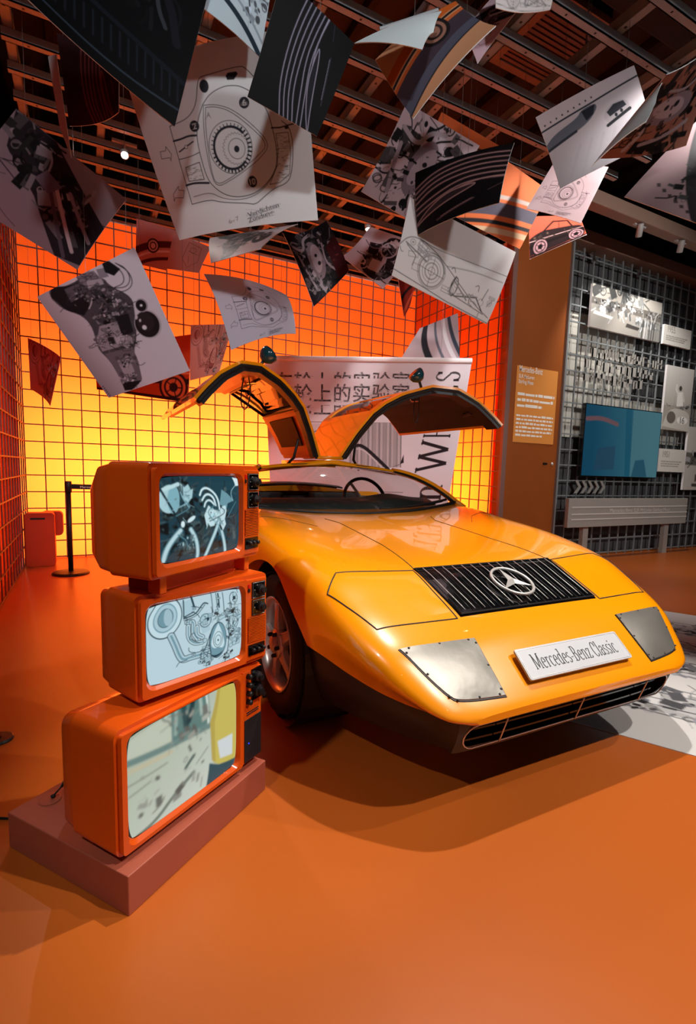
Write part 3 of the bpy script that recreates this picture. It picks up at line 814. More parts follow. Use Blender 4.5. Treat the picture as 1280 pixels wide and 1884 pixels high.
# windscreen and roof
def ws(s, t):
    u0 = -.785 + 1.57 * s; k = (u0 / .785)
    b0 = np.array((u0, 2.675 + .135 * k * k, .822 + .05 * k * k)); u1 = k * .505
    t0 = np.array((u1, 3.205 + .02 * k * k, 1.118 - .036 * k * k))
    p = b0 * (1 - t) + t0 * t; p[2] += .035 * 4 * t * (1 - t); p[1] -= .02 * 4 * t * (1 - t)
    return p
MB().grid([[L3(*ws(i / 24, j / 10)) for i in range(25)] for j in range(11)]).build('windscreen', 'glass', car, smooth=True, fix=False)
edge = [ws(i / 24, 0) for i in range(25)] + [ws(1, j / 10) for j in range(1, 11)] + [ws(1 - i / 24, 1) for i in range(1, 25)] + [ws(0, 1 - j / 10) for j in range(1, 10)]
MB().tube([L3(*p) for p in edge], .009, 8, closed=True).build('windscreen_seal', 'black_plastic', car, smooth=True)
for sg, s in ((-1, 0), (1, 1)):
    pts = [L3(ws(s, j / 8)[0] + sg * .016, ws(s, j / 8)[1] + .014, ws(s, j / 8)[2] + .004) for j in range(-1, 9)]
    MB().tube(pts, [.034] + [.024] * 9, 10).build('windscreen_pillar', 'car_paint', car, smooth=True)
def rf(u, v): return 1.132 - .040 * (u / .52) ** 2 + .022 * math.exp(-(u / .14) ** 2)
Gt, Gb = [], []
for v in (3.195, 3.215, 3.26, 3.31, 3.33):
    dz = {3.195: -.018, 3.33: -.012}.get(v, 0)
    Gt.append([L3(u, v, rf(u, v) + dz) for u in np.linspace(-.53, .53, 33)]); Gb.append([L3(u, v, rf(u, v) - .035) for u in np.linspace(-.53, .53, 33)])
MB().slab(Gt, Gb).build('roof_header', 'car_paint', car, smooth=True)
Gt = [[L3(u, v, 1.152 - .3 * u * u) for u in np.linspace(-.085, .085, 9)] for v in np.linspace(3.32, 4.0, 6)]
MB().slab(Gt, [[(p[0], p[1], p[2] - .05) for p in r] for r in Gt]).build('roof_spine', 'car_paint', car, smooth=True)
MB().tube([L3(-.1, 3.24, 1.165), L3(.1, 3.24, 1.165)], .012, 10).build('door_hinge', 'car_paint', car, smooth=True)
# rear engine deck with black louvres
Gt = [[L3(u, v, 0.945 - (v - 3.95) * .06 - .18 * (u / .6) ** 2 * .3) for u in np.linspace(-.60, .60, 13)] for v in np.linspace(3.95, 5.25, 8)]
MB().slab(Gt, [[(p[0] * 1.1, p[1], .80) for p in r] for r in Gt]).build('engine_deck', 'car_paint', car)
lv = None
for k in range(9):
    v = 4.02 + k * .12
    G_ = [[L3(u, v + q * .09, 0.965 - (v - 3.95) * .06 + q * .012 - .15 * (u / .6) ** 2 * .3) for u in np.linspace(-.5, .5, 9)] for q in (0, 1)]
    MB().slab(G_, [[(p[0], p[1], p[2] - .012) for p in r] for r in G_]).build('deck_louvre', 'black_plastic', car)
# wipers
for u0, u1, v0 in ((.10, .66, 2.70), (.22, .72, 2.715)):
    pts = [L3(u, v0 + .14 * (u / .785) ** 2, .845 + .055 * (u / .785) ** 2 + .004) for u in np.linspace(u0, u1, 8)]
    MB().tube(pts, [.005] * 3 + [.009] * 5, 8).build('wiper', 'black_plastic', car, smooth=True)
Gt = [[L3(u, 2.665 + .14 * (u / .785) ** 2 + q * .05, .833 + .055 * (u / .785) ** 2 - q * .008) for u in np.linspace(.40, .80, 9)] for q in (0, 1)]
MB().slab(Gt, [[(p[0], p[1], p[2] - .012) for p in r] for r in Gt]).build('cowl_vent', 'black_plastic', car)
# cabin: dashboard, steering wheel, seats
Gt = [[L3(u, v, .90 + .03 * math.exp(-((u - .33) / .16) ** 2) - abs(v - 3.0) * .25) for u in np.linspace(-.66, .66, 23)] for v in np.linspace(2.87, 3.14, 7)]
MB().slab(Gt, [[(p[0], p[1], .62) for p in r] for r in Gt]).build('dashboard', 'dash', car, smooth=True)
SW = Matrix.Translation(L3(.33, 3.30, .86)) @ Matrix.Rotation(math.radians(68), 4, 'X')
sw = MB().tube([SW @ Vector((.175 * math.cos(a), .175 * math.sin(a), 0)) for a in np.linspace(0, 2 * math.pi, 37)[:-1]], .013, 8, closed=True).build('steering_wheel', 'black_plastic', car, smooth=True)
b = MB()
for a in (0, 2.2, 4.08): b.tube([SW @ Vector((.03 * math.cos(a), .03 * math.sin(a), -.02)), SW @ Vector((.175 * math.cos(a), .175 * math.sin(a), 0))], .011, 8)
b.lathe([(.045, -.03), (.045, -.012), (0, -.008)], 16, SW).build('steering_spokes', 'silver', sw)
for sg in (-1, 1):
    c = sg * .34
    G_ = [[L3(c + u * .23, 3.36 + t * .30, .50 + .05 * u * u - .03 * math.sin(t * 3)) for u in np.linspace(-1, 1, 9)] for t in np.linspace(0, 1, 6)]
    MB().slab(G_, [[(p[0], p[1], .42) for p in r] for r in G_]).build('seat_cushion', 'seat', car, smooth=True)
    G_ = [[L3(c + u * (.23 - .06 * max(0, t - .6)), 3.62 + t * .26 - .04 * u * u,   .46 + t * .43) for u in np.linspace(-1, 1, 9)] for t in np.linspace(0, 1, 8)]
    MB().slab(G_, [[(p[0], p[1] + .09, p[2]) for p in r] for r in G_]).build('seat_back', 'seat', car, smooth=True)

# gullwing doors: profile from the roof hinge out to the sill edge, in the open pose
PROF = [(.07, 1.175), (.16, 1.35), (.25, 1.49), (.33, 1.562), (.44, 1.63), (.61, 1.685), (.76, 1.667), (.89, 1.585), (.985, 1.49), (1.04, 1.425)]
VF = [3.24, 3.17, 3.10, 3.06, 3.0, 2.90, 2.80, 2.73, 2.68, 2.65]
PA = np.array(PROF); AL = np.concatenate([[0], np.cumsum(np.hypot(*np.diff(PA, axis=0).T))]); AL /= AL[-1]
def dprof(a):
    u = np.interp(a, AL, PA[:, 0]); z = np.interp(a, AL, PA[:, 1]); vf = np.interp(a, AL, VF)
    e = .02; t = np.array((np.interp(min(1, a + e), AL, PA[:, 0]) - np.interp(max(0, a - e), AL, PA[:, 0]), np.interp(min(1, a + e), AL, PA[:, 1]) - np.interp(max(0, a - e), AL, PA[:, 1])))
    t /= np.hypot(*t); return u, z, vf, np.array((t[1], -t[0]))          # normal towards the inner (lower) face
VR = 3.93
def dpatch(sg, a0, a1, f0, f1, o0, o1, na=14, nf=6):
    """closed slab on the door between profile a0..a1 and fore-aft fractions f0..f1, from depth o0 to o1 below the skin"""
    G_, H_ = [], []
    for a in np.linspace(a0, a1, na):
        u, z, vf, nr_ = dprof(a); g, h = [], []
        for f in np.linspace(f0, f1, nf):
            v = vf + (VR - vf) * f
            g.append(L3(sg * (u + nr_[0] * o0), v, z + nr_[1] * o0)); h.append(L3(sg * (u + nr_[0] * o1), v, z + nr_[1] * o1))
        G_.append(g); H_.append(h)
    return G_, H_
AW0, AW1 = .30, .545      # window opening along the profile
for sg in (-1, 1):
    b = MB()
    for a0, a1, f0, f1 in ((0, AW0, 0, 1), (AW1, 1, 0, 1), (AW0, AW1, 0, .09), (AW0, AW1, .90, 1)):
        b.slab(*dpatch(sg, a0, a1, f0, f1, 0, .022, 18, 8))
    d = b.build('door', 'car_paint', car, smooth=False); shade_auto(d, 30)
    d['label'] = 'raised gullwing door, orange outside'
    MB().slab(*dpatch(sg, .03, AW0 - .01, .10, .95, .023, .040)).build('roof_lining', 'door_inner', d)
    MB().slab(*dpatch(sg, .08, AW0 - .05, .22, .80, .041, .052)).build('lining_recess', 'trim_dark', d)
    MB().slab(*dpatch(sg, AW1 + .02, .97, .05, .95, .023, .050, 14, 8)).build('door_trim', 'trim_dark' if sg > 0 else 'door_inner', d)
    MB().slab(*dpatch(sg, AW0 - .005, AW1 + .005, .07, .92, .008, .012, 8, 4)).build('door_window', 'glass', d)
    pts = []
    for a in np.linspace(0, 1, 26):
        u, z, vf, nr_ = dprof(a); pts.append(L3(sg * (u + nr_[0] * .03), vf + .004, z + nr_[1] * .03))
    ds_ = MB().slab(*dpatch(sg, .01, .995, -.004, .085, .0225, .058, 30, 3)); ds_.tube(pts, .014, 8).build('door_seal', 'black_plastic', d)
    pts = []
    for a in np.linspace(AW0, AW1, 12):
        u, z, vf, nr_ = dprof(a); pts.append(L3(sg * (u + nr_[0] * .03), vf + (VR - vf) * .09, z + nr_[1] * .03))
    u, z, vf, nr_ = dprof(AW1); w1 = L3(sg * (u + nr_[0] * .03), vf + (VR - vf) * .9, z + nr_[1] * .03)
    u, z, vf, nr_ = dprof(AW0); w0 = L3(sg * (u + nr_[0] * .03), vf + (VR - vf) * .9, z + nr_[1] * .03)
    MB().tube(pts + [w1, w0], .012, 8, closed=True).build('window_seal', 'black_plastic', d, smooth=True)
    # pull strap, latch and strut
    u, z, vf, nr_ = dprof(.60); s0 = np.array((sg * (u + .01), vf + .22, z - .05))
    lp = [L3(*(s0 + np.array(q))) for q in ((0, 0, 0), (sg * -.015, .0, -.08), (sg * .0, .01, -.17), (sg * .02, .02, -.20), (sg * .045, .02, -.16), (sg * .04, .01, -.06), (sg * .03, 0, 0))]
    MB().tube([tuple(p) for p in chaikin(lp, 2)], .004, 6).build('pull_strap', 'black_plastic', d, smooth=True)
    MB().tube([L3(*(s0 + np.array((-.03, .05, .0)))), L3(*(s0 + np.array((.0, .05, -.03)))), L3(*(s0 + np.array((.06, .05, -.02))))], .009, 8).build('door_latch', 'chrome', d)
    u, z, vf, nr_ = dprof(.86); MB().tube([L3(sg * (u - .02), vf + .10, z - .05), L3(sg * (u - .02), vf + .18, z - .06)], .016, 8).build('door_lock', 'black_plastic', d)
    u, z, vf, nr_ = dprof(.17)
    MB().tube([L3(sg * .30, 3.36, 1.085), L3(sg * (u * .5 + .15), 3.33, 1.16), L3(sg * (u + .05), vf + .12, z - .08)], [.008, .011, .008], 8).build('gas_strut', 'black_plastic', car, smooth=True)
    # mirror
    u, z, vf, nr_ = dprof(.585)
    mv = vf + .10
    mi = MB().tube([L3(sg * u, mv, z - .005), L3(sg * (u - .03), mv - .01, z + .045)], .010, 8).build('mirror_stalk', 'black_plastic', d, smooth=True)
    MM = Matrix.Translation(L3(sg * (u - .055), mv - .015, z + .075)) @ Matrix.Rotation(sg * math.radians(-48), 4, 'Y')
    MB().lathe([(0, -.055), (.028, -.045), (.05, -.02), (.056, .012), (.052, .022), (0, .02)], 18, MM).build('mirror_shell', 'mirror_teal', d, smooth=True)

# wheels
def wheel(u, v, sg, w=.2):
    t = bpy.data.objects.new('wheel', None)
    M = Matrix.Translation(L3(u, v, WZ)) @ Matrix.Rotation(sg * math.pi / 2, 4, 'Y')    # local z = outwards
    h = w / 2
    prof = [(.198, -h + .01), (.225, -h), (.275, -h), (.302, -h + .02)]
    for g in (-.055, -.02, .02, .055): prof += [(.3125, g - .012), (.3135, g - .004), (.306, g - .003), (.306, g + .003), (.3135, g + .004), (.3125, g + .012)]
    prof += [(.302, h - .02), (.290, h - .004), (.262, h), (.230, h - .002), (.212, h - .010), (.200, h - .014)]
    ty = MB().lathe(prof + [prof[0]], 72, M).build('tyre', 'rubber', car, smooth=True)
    b_ = MB()
    for k in range(72):
        a = 2 * math.pi * k / 72
        for zc, ln in ((-.075, .022), (-.0375, .014), (0, .016), (.0375, .014), (.075, .022)):
            r0 = .3128; da = .55 / 72 * 2 * math.pi / 2
            q = [(r0, a - da, zc - ln / 2), (r0, a + da, zc - ln / 2), (r0, a + da, zc + ln / 2), (r0, a - da, zc + ln / 2)]
            P_ = [M @ Vector((r * math.cos(x), r * math.sin(x), z)) for r, x, z in q] + [M @ Vector(((r + .004) * math.cos(x), (r + .004) * math.sin(x), z)) for r, x, z in q]
            b_.add(P_, [(4, 5, 6, 7), (0, 1, 5, 4), (1, 2, 6, 5), (2, 3, 7, 6), (3, 0, 4, 7)])
    tag(b_.build('tread_blocks', 'rubber', ty), kind='stuff')
    rm = MB().lathe([(.200, -h + .02), (.185, -h + .03), (.182, h - .03), (.196, h - .012), (.206, h - .004), (.209, h - .008), (.203, h - .014), (.200, -h + .02)], 56, M).build('rim', 'silver', car, smooth=True)
    MB().lathe([(.186, h - .075), (.06, h - .070), (.06, h - .078), (.186, h - .083), (.186, h - .075)], 40, M).build('brake_disc', 'brushed', rm, smooth=True)
    for k in range(5):
        a = 2 * math.pi * k / 5 + .25; ca, sa = math.cos(a), math.sin(a)
        def q(r, tt, z): return M @ Vector((r * ca - tt * sa, r * sa + tt * ca, z))
        top_ = [[q(r, s_ * wd_, h - .018 - .03 * max(0, 1 - (r - .05) / .06) * 0 - zz) for s_ in (-1, -.5, .5, 1)] for r, wd_, zz in ((.05, .030, .002), (.09, .022, .004), (.14, .019, .010), (.188, .027, .012))]
        bot_ = [[q(r, s_ * wd_, h - .052) for s_ in (-1, -.5, .5, 1)] for r, wd_ in ((.05, .030), (.09, .022), (.14, .019), (.188, .027))]
        MB().slab(top_, bot_).build('spoke', 'silver', rm, bevel=.004)
    MB().lathe([(.066, h - .05), (.066, h - .018), (.060, h - .012), (.036, h - .010), (.034, h + .002), (.028, h + .006), (0, h + .007)], 30, M).build('hub_cap', 'silver', rm, smooth=True)
    nut = None
    for k in range(5):
        a = 2 * math.pi * (k + .5) / 5 + .25; c_ = M @ Vector((.050 * math.cos(a), .050 * math.sin(a), 0))
        MB().lathe([(.0095, h - .014), (.0095, h + .004), (.006, h + .008), (0, h + .008)], 6, Matrix.Translation(c_ - M.translation) @ M).build('wheel_nut', 'black_plastic', rm)
    bpy.data.objects.remove(t)
for sg in (-1, 1):
    wheel(sg * .722, WV, sg); wheel(sg * .715, WV2, sg, .22)

# ------------------------------------------------------------------ plinth and the three orange television sets
ang_p = math.atan2(.33, .4475)
pln = MB().box(0, 0, 0, .556, .478, .104).build('display_plinth', 'plinth', bevel=.0025, loc=(.0607, 1.2017, 0), rz=ang_p)
tag(pln, 'low reddish-brown plinth carrying the stack of orange televisions', 'plinth')

def rrect(x0, z0, x1, z1, r, n=6):
    P_ = []
    for cx, cz, a0 in ((x1 - r, z1 - r, 0), (x0 + r, z1 - r, 90), (x0 + r, z0 + r, 180), (x1 - r, z0 + r, 270)):
        P_ += [(cx + r * math.cos(math.radians(a0 + 90 * i / n)), cz + r * math.sin(math.radians(a0 + 90 * i / n))) for i in range(n + 1)]
    return P_
def loft(b, sections, cap=True):
    n_ = len(sections[0]); o = []
    for s in sections: o += s
    fs_ = [(i * n_ + j, i * n_ + (j + 1) % n_, (i + 1) * n_ + (j + 1) % n_, (i + 1) * n_ + j) for i in range(len(sections) - 1) for j in range(n_)]
    if cap: fs_ += [tuple(range(n_ - 1, -1, -1)), tuple((len(sections) - 1) * n_ + j for j in range(n_))]
    return b.add(o, fs_)
def tv(loc, rz, w, h, dep, foot, label, cv, sc_box, big):
    t = thing('television', loc, rz, label, 'television', 'stacked orange televisions')
    r0 = .018 if not big else .028
    def sec(y, ix, z0, z1, r): return [(p[0], y, p[1]) for p in rrect(ix, z0, w - ix, z1, r)]
    c = MB(); loft(c, [sec(.003, .002, .002, h - .002, r0 * .8), sec(.012, 0, 0, h, r0), sec(dep, 0, 0, h, r0)]); cab = c.build('cabinet', 'orange_tv', t, smooth=False); shade_auto(cab, 40)
    c = MB(); loft(c, [sec(dep, .003, .004, h - .003, r0), sec(dep + .045, .006, .010, h - .012, r0), sec(dep + .12, .05, .03, h - .06, r0), sec(dep + .17, .11, .05, h - .09, r0)])
    rb = c.build('rear_shell', 'orange_tv', t); shade_auto(rb, 40)
    # front frame with the screen opening
    x0, z0, x1, z1 = [q * k for q, k in zip(sc_box, (w, h, w, h))]
    def fring(a, y):      # a: 0 outer, 1 inner
        if a == 0: return [(p[0], y, p[1]) for p in rrect(.012, .010, w * .795 if not big else w * .815, h - .012, .010, 7)]
        e = (a - 1) * .5
        return [(p[0], y, p[1]) for p in rrect(x0 - e, z0 - e, x1 + e, z1 + e, .028, 7)]
    c = MB(); R_ = [fring(0, .006), fring(0, -.012), fring(1.016, -.012), fring(1.0, .001)]
    n_ = len(R_[0]); vv = [p for r in R_ for p in r]
    c.add(vv, [(i * n_ + j, i * n_ + (j + 1) % n_, (i + 1) * n_ + (j + 1) % n_, (i + 1) * n_ + j) for i in range(3) for j in range(n_)])
    ff = c.build('front_frame', 'orange_tv', t); shade_auto(ff, 30)
    MB().box(x0 - .004, .0012, z0 - .004, x1 + .004, .0022, z1 + .004).build('screen_surround', 'black_gloss', t)
    def sf(S, T):
        a = 2 * S - 1; b_ = 2 * T - 1; k = 1 - .055 * (np.abs(a) * np.abs(b_)) ** 5
        x = (x0 + x1) / 2 + (x1 - x0) / 2 * a * k; z = (z0 + z1) / 2 - (z1 - z0) / 2 * b_ * k
        y = -.010 + .009 * np.maximum(a * a, b_ * b_) ** 1.5
        return np.stack([x, y, z], -1)
    canvas_mesh('screen', cv, sf, 'screen_tv', t)
    if not big:
        xa, xb = w * .825, w * .965
        MB().box(w * .80, -.006, .012, w - .008, .004, h - .014).build('control_column', 'orange_tv', t, bevel=.003)
        for k, (za, zb) in enumerate(((.735, .915), (.545, .72))):
            p_ = MB().box(xa + .010, -.009, za * h, xb, -.005, zb * h).build('dial_plate', 'black_gloss', t)
            MB().tube([(x, -.0095, z) for x, z in ((xa + .012, za * h + .002), (xb - .002, za * h + .002), (xb - .002, zb * h - .002), (xa + .012, zb * h - .002))], .0006, 4, closed=True).build('dial_outline', 'silver', p_)
            Mk = Matrix.Translation(((xa + xb) / 2 + .012, -.009, (za + zb) / 2 * h)) @ Matrix.Rotation(math.pi / 2, 4, 'X')
            MB().lathe([(.016, 0), (.015, .010), (.010, .012), (.009, .020), (0, .020)], 20, Mk).build('tuning_knob', 'black_plastic', p_, smooth=False)
            for q in range(3):
                a = 2.2 + q * .9
                MB().lathe([(.0016, 0), (.0016, .001), (0, .0011)], 6, Matrix.Translation((.024 * math.cos(a), 0, .019 * math.sin(a))) @ Mk).build('dial_mark', 'silver', p_)
        MB().box(xa - .006, -.009, .86 * h, xa + .002, -.005, .90 * h).build('power_light', 'red_led', t)
        MB().box(xa - .006, -.009, .815 * h, xa + .002, -.005, .85 * h).build('power_switch', 'black_plastic', t)
        MB().box(xa - .004, -.0065, .25 * h, xb + .004, -.0055, .53 * h).build('speaker_grille', 'trim_dark', t)
        s0 = None
        for k in range(16):
            z = .255 * h + k * .0172 * h * 1.02
            if s0 is None: s0 = MB().box(xa - .005, -.010, 0, xb + .005, -.005, .0026).build('speaker_slat', 'orange_tv', t, loc=(0, 0, z))
            else: share(s0, loc=(0, 0, z))
        p_ = MB().box(xa - .003, -.009, .10 * h, xb, -.005, .22 * h).build('slider_plate', 'black_gloss', t)
        for k in range(3):
            Mk = Matrix.Translation((xa + .010 + k * .020, -.009, .165 * h)) @ Matrix.Rotation(math.pi / 2, 4, 'X')
            MB().lathe([(.007, 0), (.0065, .012), (.005, .015), (0, .015)], 14, Mk).build('small_knob', 'black_plastic', p_, smooth=True)
    else:
        xa, xb = w * .835, w * .985
        cc = MB().box(w * .822, -.006, .010, w - .006, .004, h - .014).build('control_column', 'orange_tv', t, bevel=.003)
        p_ = MB().box(xa + .032, -.010, .64 * h, xb - .004, -.005, .955 * h).build('dial_plate', 'black_gloss', t)
        for zz, rr in ((.87, .017), (.73, .020)):
            Mk = Matrix.Translation((xa + .056, -.010, zz * h)) @ Matrix.Rotation(math.pi / 2, 4, 'X')
            MB().lathe([(rr, 0), (rr * .95, .012), (rr * .6, .015), (rr * .55, .024), (0, .024)], 22, Mk).build('tuning_knob', 'black_plastic', p_, smooth=False)
        Mk = Matrix.Translation((xb - .008, -.010, .675 * h)) @ Matrix.Rotation(math.pi / 2, 4, 'X')
        MB().lathe([(.007, 0), (.007, .018), (0, .018)], 12, Mk).build('tuning_knob', 'black_plastic', p_)
        for k in range(4):
            Mk = Matrix.Translation((xa + .016, -.006, (.905 - k * .085) * h)) @ Matrix.Rotation(math.pi / 2, 4, 'X')
            MB().lathe([(.009, 0), (.0085, .014), (.006, .018), (0, .018)], 16, Mk).build('small_knob', 'black_plastic', t, smooth=True)
        MB().box(xa + .004, -.008, .565 * h, xb - .010, -.004, .60 * h).build('brand_bar', 'orange_tv', t, bevel=.001)
        for k in range(2): MB().box(xa + .010, -.0086, (.535 - k * .022) * h, xb - .014, -.005, (.541 - k * .022) * h).build('vent_slot', 'ink', t)
        MB().box(xa, -.008, .04 * h, xb, -.004, .47 * h).build('speaker_grille', 'speaker_black', t)
        MB().lathe([(.003, 0), (.003, .001), (0, .001)], 10, Matrix.Translation((xa + .02, -.008, .22 * h)) @ Matrix.Rotation(math.pi / 2, 4, 'X')).build('blue_light', 'led_blue', t)
    # recessed base and feet
    MB().box(.085, .05, -foot, w - .06, dep + .03, 0).build('base', 'bin_orange', t, bevel=.002)
    for xx in (.035, w - .065):
        MB().box(xx + .03, .03, -foot, xx + .055, .07, .001).build('foot', 'orange_tv', t, bevel=.002)
    return t
# pictures on the tubes -------------------------------------------------
rng = random.Random(4)
c1 = Cv(250, .80, '#23444f'); c1.quad((463, 165), (1043, 160), (1043, 735), (468, 865))
c1.shade(((463, 500), (1043, 500)), '#1d3b47', '#15414e')
c1.clutter([(.15, .2, .2, .2), (.3, .5, .3, .25), (.6, .35, .35, .25), (.5, .6, .45, .18)], 330, rng, .04, .42, .04, (.75, 1, 1.05)); soften(c1, 2)
c1.ell((520, 340), .10, .13, '#a9ced6'); c1.ell((545, 345), .06, .13, '#7fb0bd'); c1.line([(480, 270), (575, 225)], .035, '#bcdde3')
c1.poly([(590, 215), (612, 250), (640, 225), (655, 270), (670, 260), (660, 330), (630, 370), (600, 350)], '#a5cbd3')
c1.poly([(880, 265), (930, 300), (985, 350), (930, 375), (920, 420), (860, 380)], '#6a97a4'); c1.poly([(985, 165), (1040, 165), (1040, 230), (1005, 235)], '#d8eef2')
for P_, w_ in (([(715, 310), (730, 265), (765, 250), (810, 280), (845, 330), (862, 420)], .018), ([(730, 350), (750, 310), (780, 300), (815, 330), (830, 390)], .018), ([(745, 400), (755, 360), (785, 345), (820, 385)], .016)):
    c1.curve(P_, w_ * 1.6, '#3e6b78'); c1.curve(P_, w_, '#d5eef3')
c1.poly([(775, 390), (800, 420), (830, 430), (860, 440), (880, 400), (910, 390), (920, 430), (905, 500), (915, 540), (890, 590), (870, 540), (830, 550), (790, 560), (770, 530), (765, 570), (745, 470)], '#c3e2e8')
c1.clutter([(.62, .42, .09, .08)], 30, rng, .2, .95, .02, (.8, 1, 1.05))
for P_, w_ in (([(480, 850), (505, 740), (540, 660), (585, 590)], .06), ([(650, 580), (690, 660), (710, 760), (712, 810)], .05), ([(770, 800), (795, 700), (830, 600), (855, 520)], .05), ([(880, 600), (905, 680), (930, 775)], .045)):
    c1.curve(P_, w_, '#5c8591'); c1.curve(P_, w_ * .6, '#b7d6dd')
c1.line([(600, 240), (600, 480)], .012, '#16303a'); c1.line([(470, 260), (600, 570)], .02, '#12262f'); c1.ell((600, 540), .02, .03, '#d9eef2'); c1.ell((655, 500), .05, .02, '#cfe8ee', ang=-.5)
c1.clutter([(.62, .42, .14, .10), (.2, .25, .12, .15), (.3, .62, .1, .08)], 60, rng, .3, .95, .016, (.8, 1, 1.05))
for _ in range(14):
    x = rng.uniform(480, 1020); y = rng.uniform(220, 640); c1.curve([(x, y), (x + rng.uniform(-60, 60), y + 50), (x + rng.uniform(-80, 80), y + 120)], .010, rng.choice(('#0f2730', '#86b3bf', '#16323c', '#4f7d8a')))
soften(c1, 1)
def rotor_engine(c, ink, mid, lite, gl):
    """drawing of an engine with a big horn and a rotary chamber (coordinates of the middle set)"""
    c.quad((340, 310), (1010, 175), (1015, 730), (355, 940))
    for r_, col in ((.165, ink), (.155, lite), (.115, mid), (.105, gl), (.075, ink), (.07, mid)): c.ell((455, 400), r_ * .95, r_ * 1.25, col, ang=.25)
    c.ell((470, 395), .04, .085, lite, .5)
    c.poly([(560, 290), (640, 255), (650, 360), (570, 400)], gl); c.line([(575, 270), (570, 400), (640, 360)], .012, ink); c.line([(630, 250), (645, 330)], .02, ink)
    c.curve([(570, 410), (650, 380), (690, 320), (715, 290), (740, 300)], .014, ink); c.curve([(570, 425), (655, 395), (700, 335), (720, 305)], .008, ink)
    for x in (770, 805, 855): c.line([(x, 225 - (x - 770) * .1), (x + 4, 370)], .008, ink)
    c.line([(820, 225), (822, 330)], .016, ink)
    c.poly([(690, 380), (760, 370), (775, 430), (740, 460), (760, 500), (700, 540), (680, 470)], gl); c.ell((720, 430), .06, .07, ink, ring=.008); c.ell((735, 420), .02, .02, ink); c.ell((715, 450), .015, .02, mid)
    for P_ in ([(590, 440), (640, 430), (630, 520), (670, 580)], [(600, 470), (600, 560), (640, 610), (700, 600)], [(660, 480), (660, 540), (700, 560)]):
        c.curve(P_, .050, ink); c.curve(P_, .036, lite); c.curve(P_, .014, mid)
    P_ = [(490, 540), (520, 620), (545, 700), (570, 735), (620, 715), (690, 700), (750, 680)]
    c.curve(P_, .075, ink); c.curve(P_, .060, gl); c.curve(P_, .020, mid)
    c.ell((815, 590), .100, .200, ink); c.ell((817, 590), .092, .190, mid); c.poly(chaikin([(815, 455), (845, 520), (875, 640), (815, 665), (755, 640), (785, 520), (815, 455)], 2), lite)
    c.ell((815, 585), .052, .085, ink, ring=.006); c.ell((815, 590), .034, .055, ink, ring=.006); c.ell((816, 590), .009, .012, ink)
    c.ell((810, 690), .065, .050, ink); c.ell((810, 680), .065, .04, mid)
    c.ell((945, 420), .06, .12, ink, ring=.010); c.ell((950, 440), .03, .05, ink, ring=.006); c.ell((940, 260), .05, .07, ink, ring=.008); c.ell((945, 255), .02, .03, ink)
    r_ = random.Random(9); w_ = [c.pt(p) for p in ((800, 400), (900, 380), (940, 330), (920, 500), (740, 770), (900, 710))]
    c.clutter([(w_[0][0], w_[0][1], .10, .05), (w_[1][0], w_[1][1], .08, .08), (w_[2][0], w_[2][1], .06, .10), (w_[3][0], w_[3][1], .04, .14), (w_[4][0], w_[4][1], .05, .05), (w_[5][0], w_[5][1], .05, .05)], 170, r_, .12, .85, .021, (.85, 1, 1.05))
    q_ = [c.pt(p) for p in ((570, 300), (760, 690), (770, 250), (1000, 400), (880, 400), (1000, 640), (680, 640), (780, 780))]
    c.linework([(q_[0][0], q_[0][1], q_[1][0], q_[1][1]), (q_[2][0], q_[2][1], q_[3][0], q_[3][1]), (q_[4][0], q_[4][1], q_[5][0], q_[5][1]), (q_[6][0], q_[6][1], q_[7][0], q_[7][1])], 90, r_, .045, ink, gl)
    c.ell((815, 590), .100, .200, ink); c.ell((817, 590), .092, .190, mid); c.poly(chaikin([(815, 455), (845, 520), (875, 640), (815, 665), (755, 640), (785, 520), (815, 455)], 2), lite)
    c.ell((815, 585), .052, .085, ink, ring=.006); c.ell((815, 590), .034, .055, ink, ring=.006); c.ell((816, 590), .009, .012, ink); c.ell((810, 690), .065, .050, ink); c.ell((810, 680), .065, .04, mid)
    c.line([(755, 540), (720, 660), (690, 665)], .010, ink); c.line([(890, 400), (905, 560), (890, 700)], .010, ink)
c2 = Cv(250, .80, '#b9d3dd'); rotor_engine(c2, '#1c3b47', '#6f97a5', '#c3dde6', '#a9c8d3')
c3 = Cv(250, .78, '#a3b1a4'); c3.quad((405, 450), (1030, 150), (1030, 640), (440, 1065))
c3.shade(((420, 500), (800, 900)), '#a9b39f', '#c6cfc4')
c3.poly([(410, 470), (620, 345), (620, 520), (410, 610)], '#bcc4b2'); c3.poly([(620, 345), (840, 225), (840, 400), (620, 510)], '#5d7d78')
for P_, w_, col in (([(690, 300), (700, 420)], .05, '#2b4a4c'), ([(750, 270), (715, 390)], .045, '#1f3a3e'), ([(790, 250), (790, 350)], .03, '#a3b7ad'), ([(650, 330), (640, 460)], .03, '#90a89f'), ([(828, 230), (830, 420)], .016, '#e6efe4')): c3.line(P_, w_, col)
c3.line([(405, 610), (560, 545), (640, 510), (835, 420)], .05, '#6b8580'); c3.line([(410, 660), (620, 560)], .03, '#c9b48a', .5)
c3.curve([(470, 1050), (560, 960), (640, 820), (745, 690)], .035, '#6f7d72'); c3.curve([(700, 660), (730, 610), (745, 590)], .03, '#55655f')
for P_ in ([(490, 870), (510, 820)], [(520, 860), (530, 830)], [(798, 780), (800, 720)], [(420, 740), (600, 620)], [(430, 800), (520, 720)], [(760, 640), (830, 540)]): c3.line(P_, .008, '#6b6f60')
c3.clutter([(.35, .5, .35, .25), (.5, .15, .2, .12)], 60, rng, .35, .75, .03, (1, 1.02, .95)); soften(c3, 3)
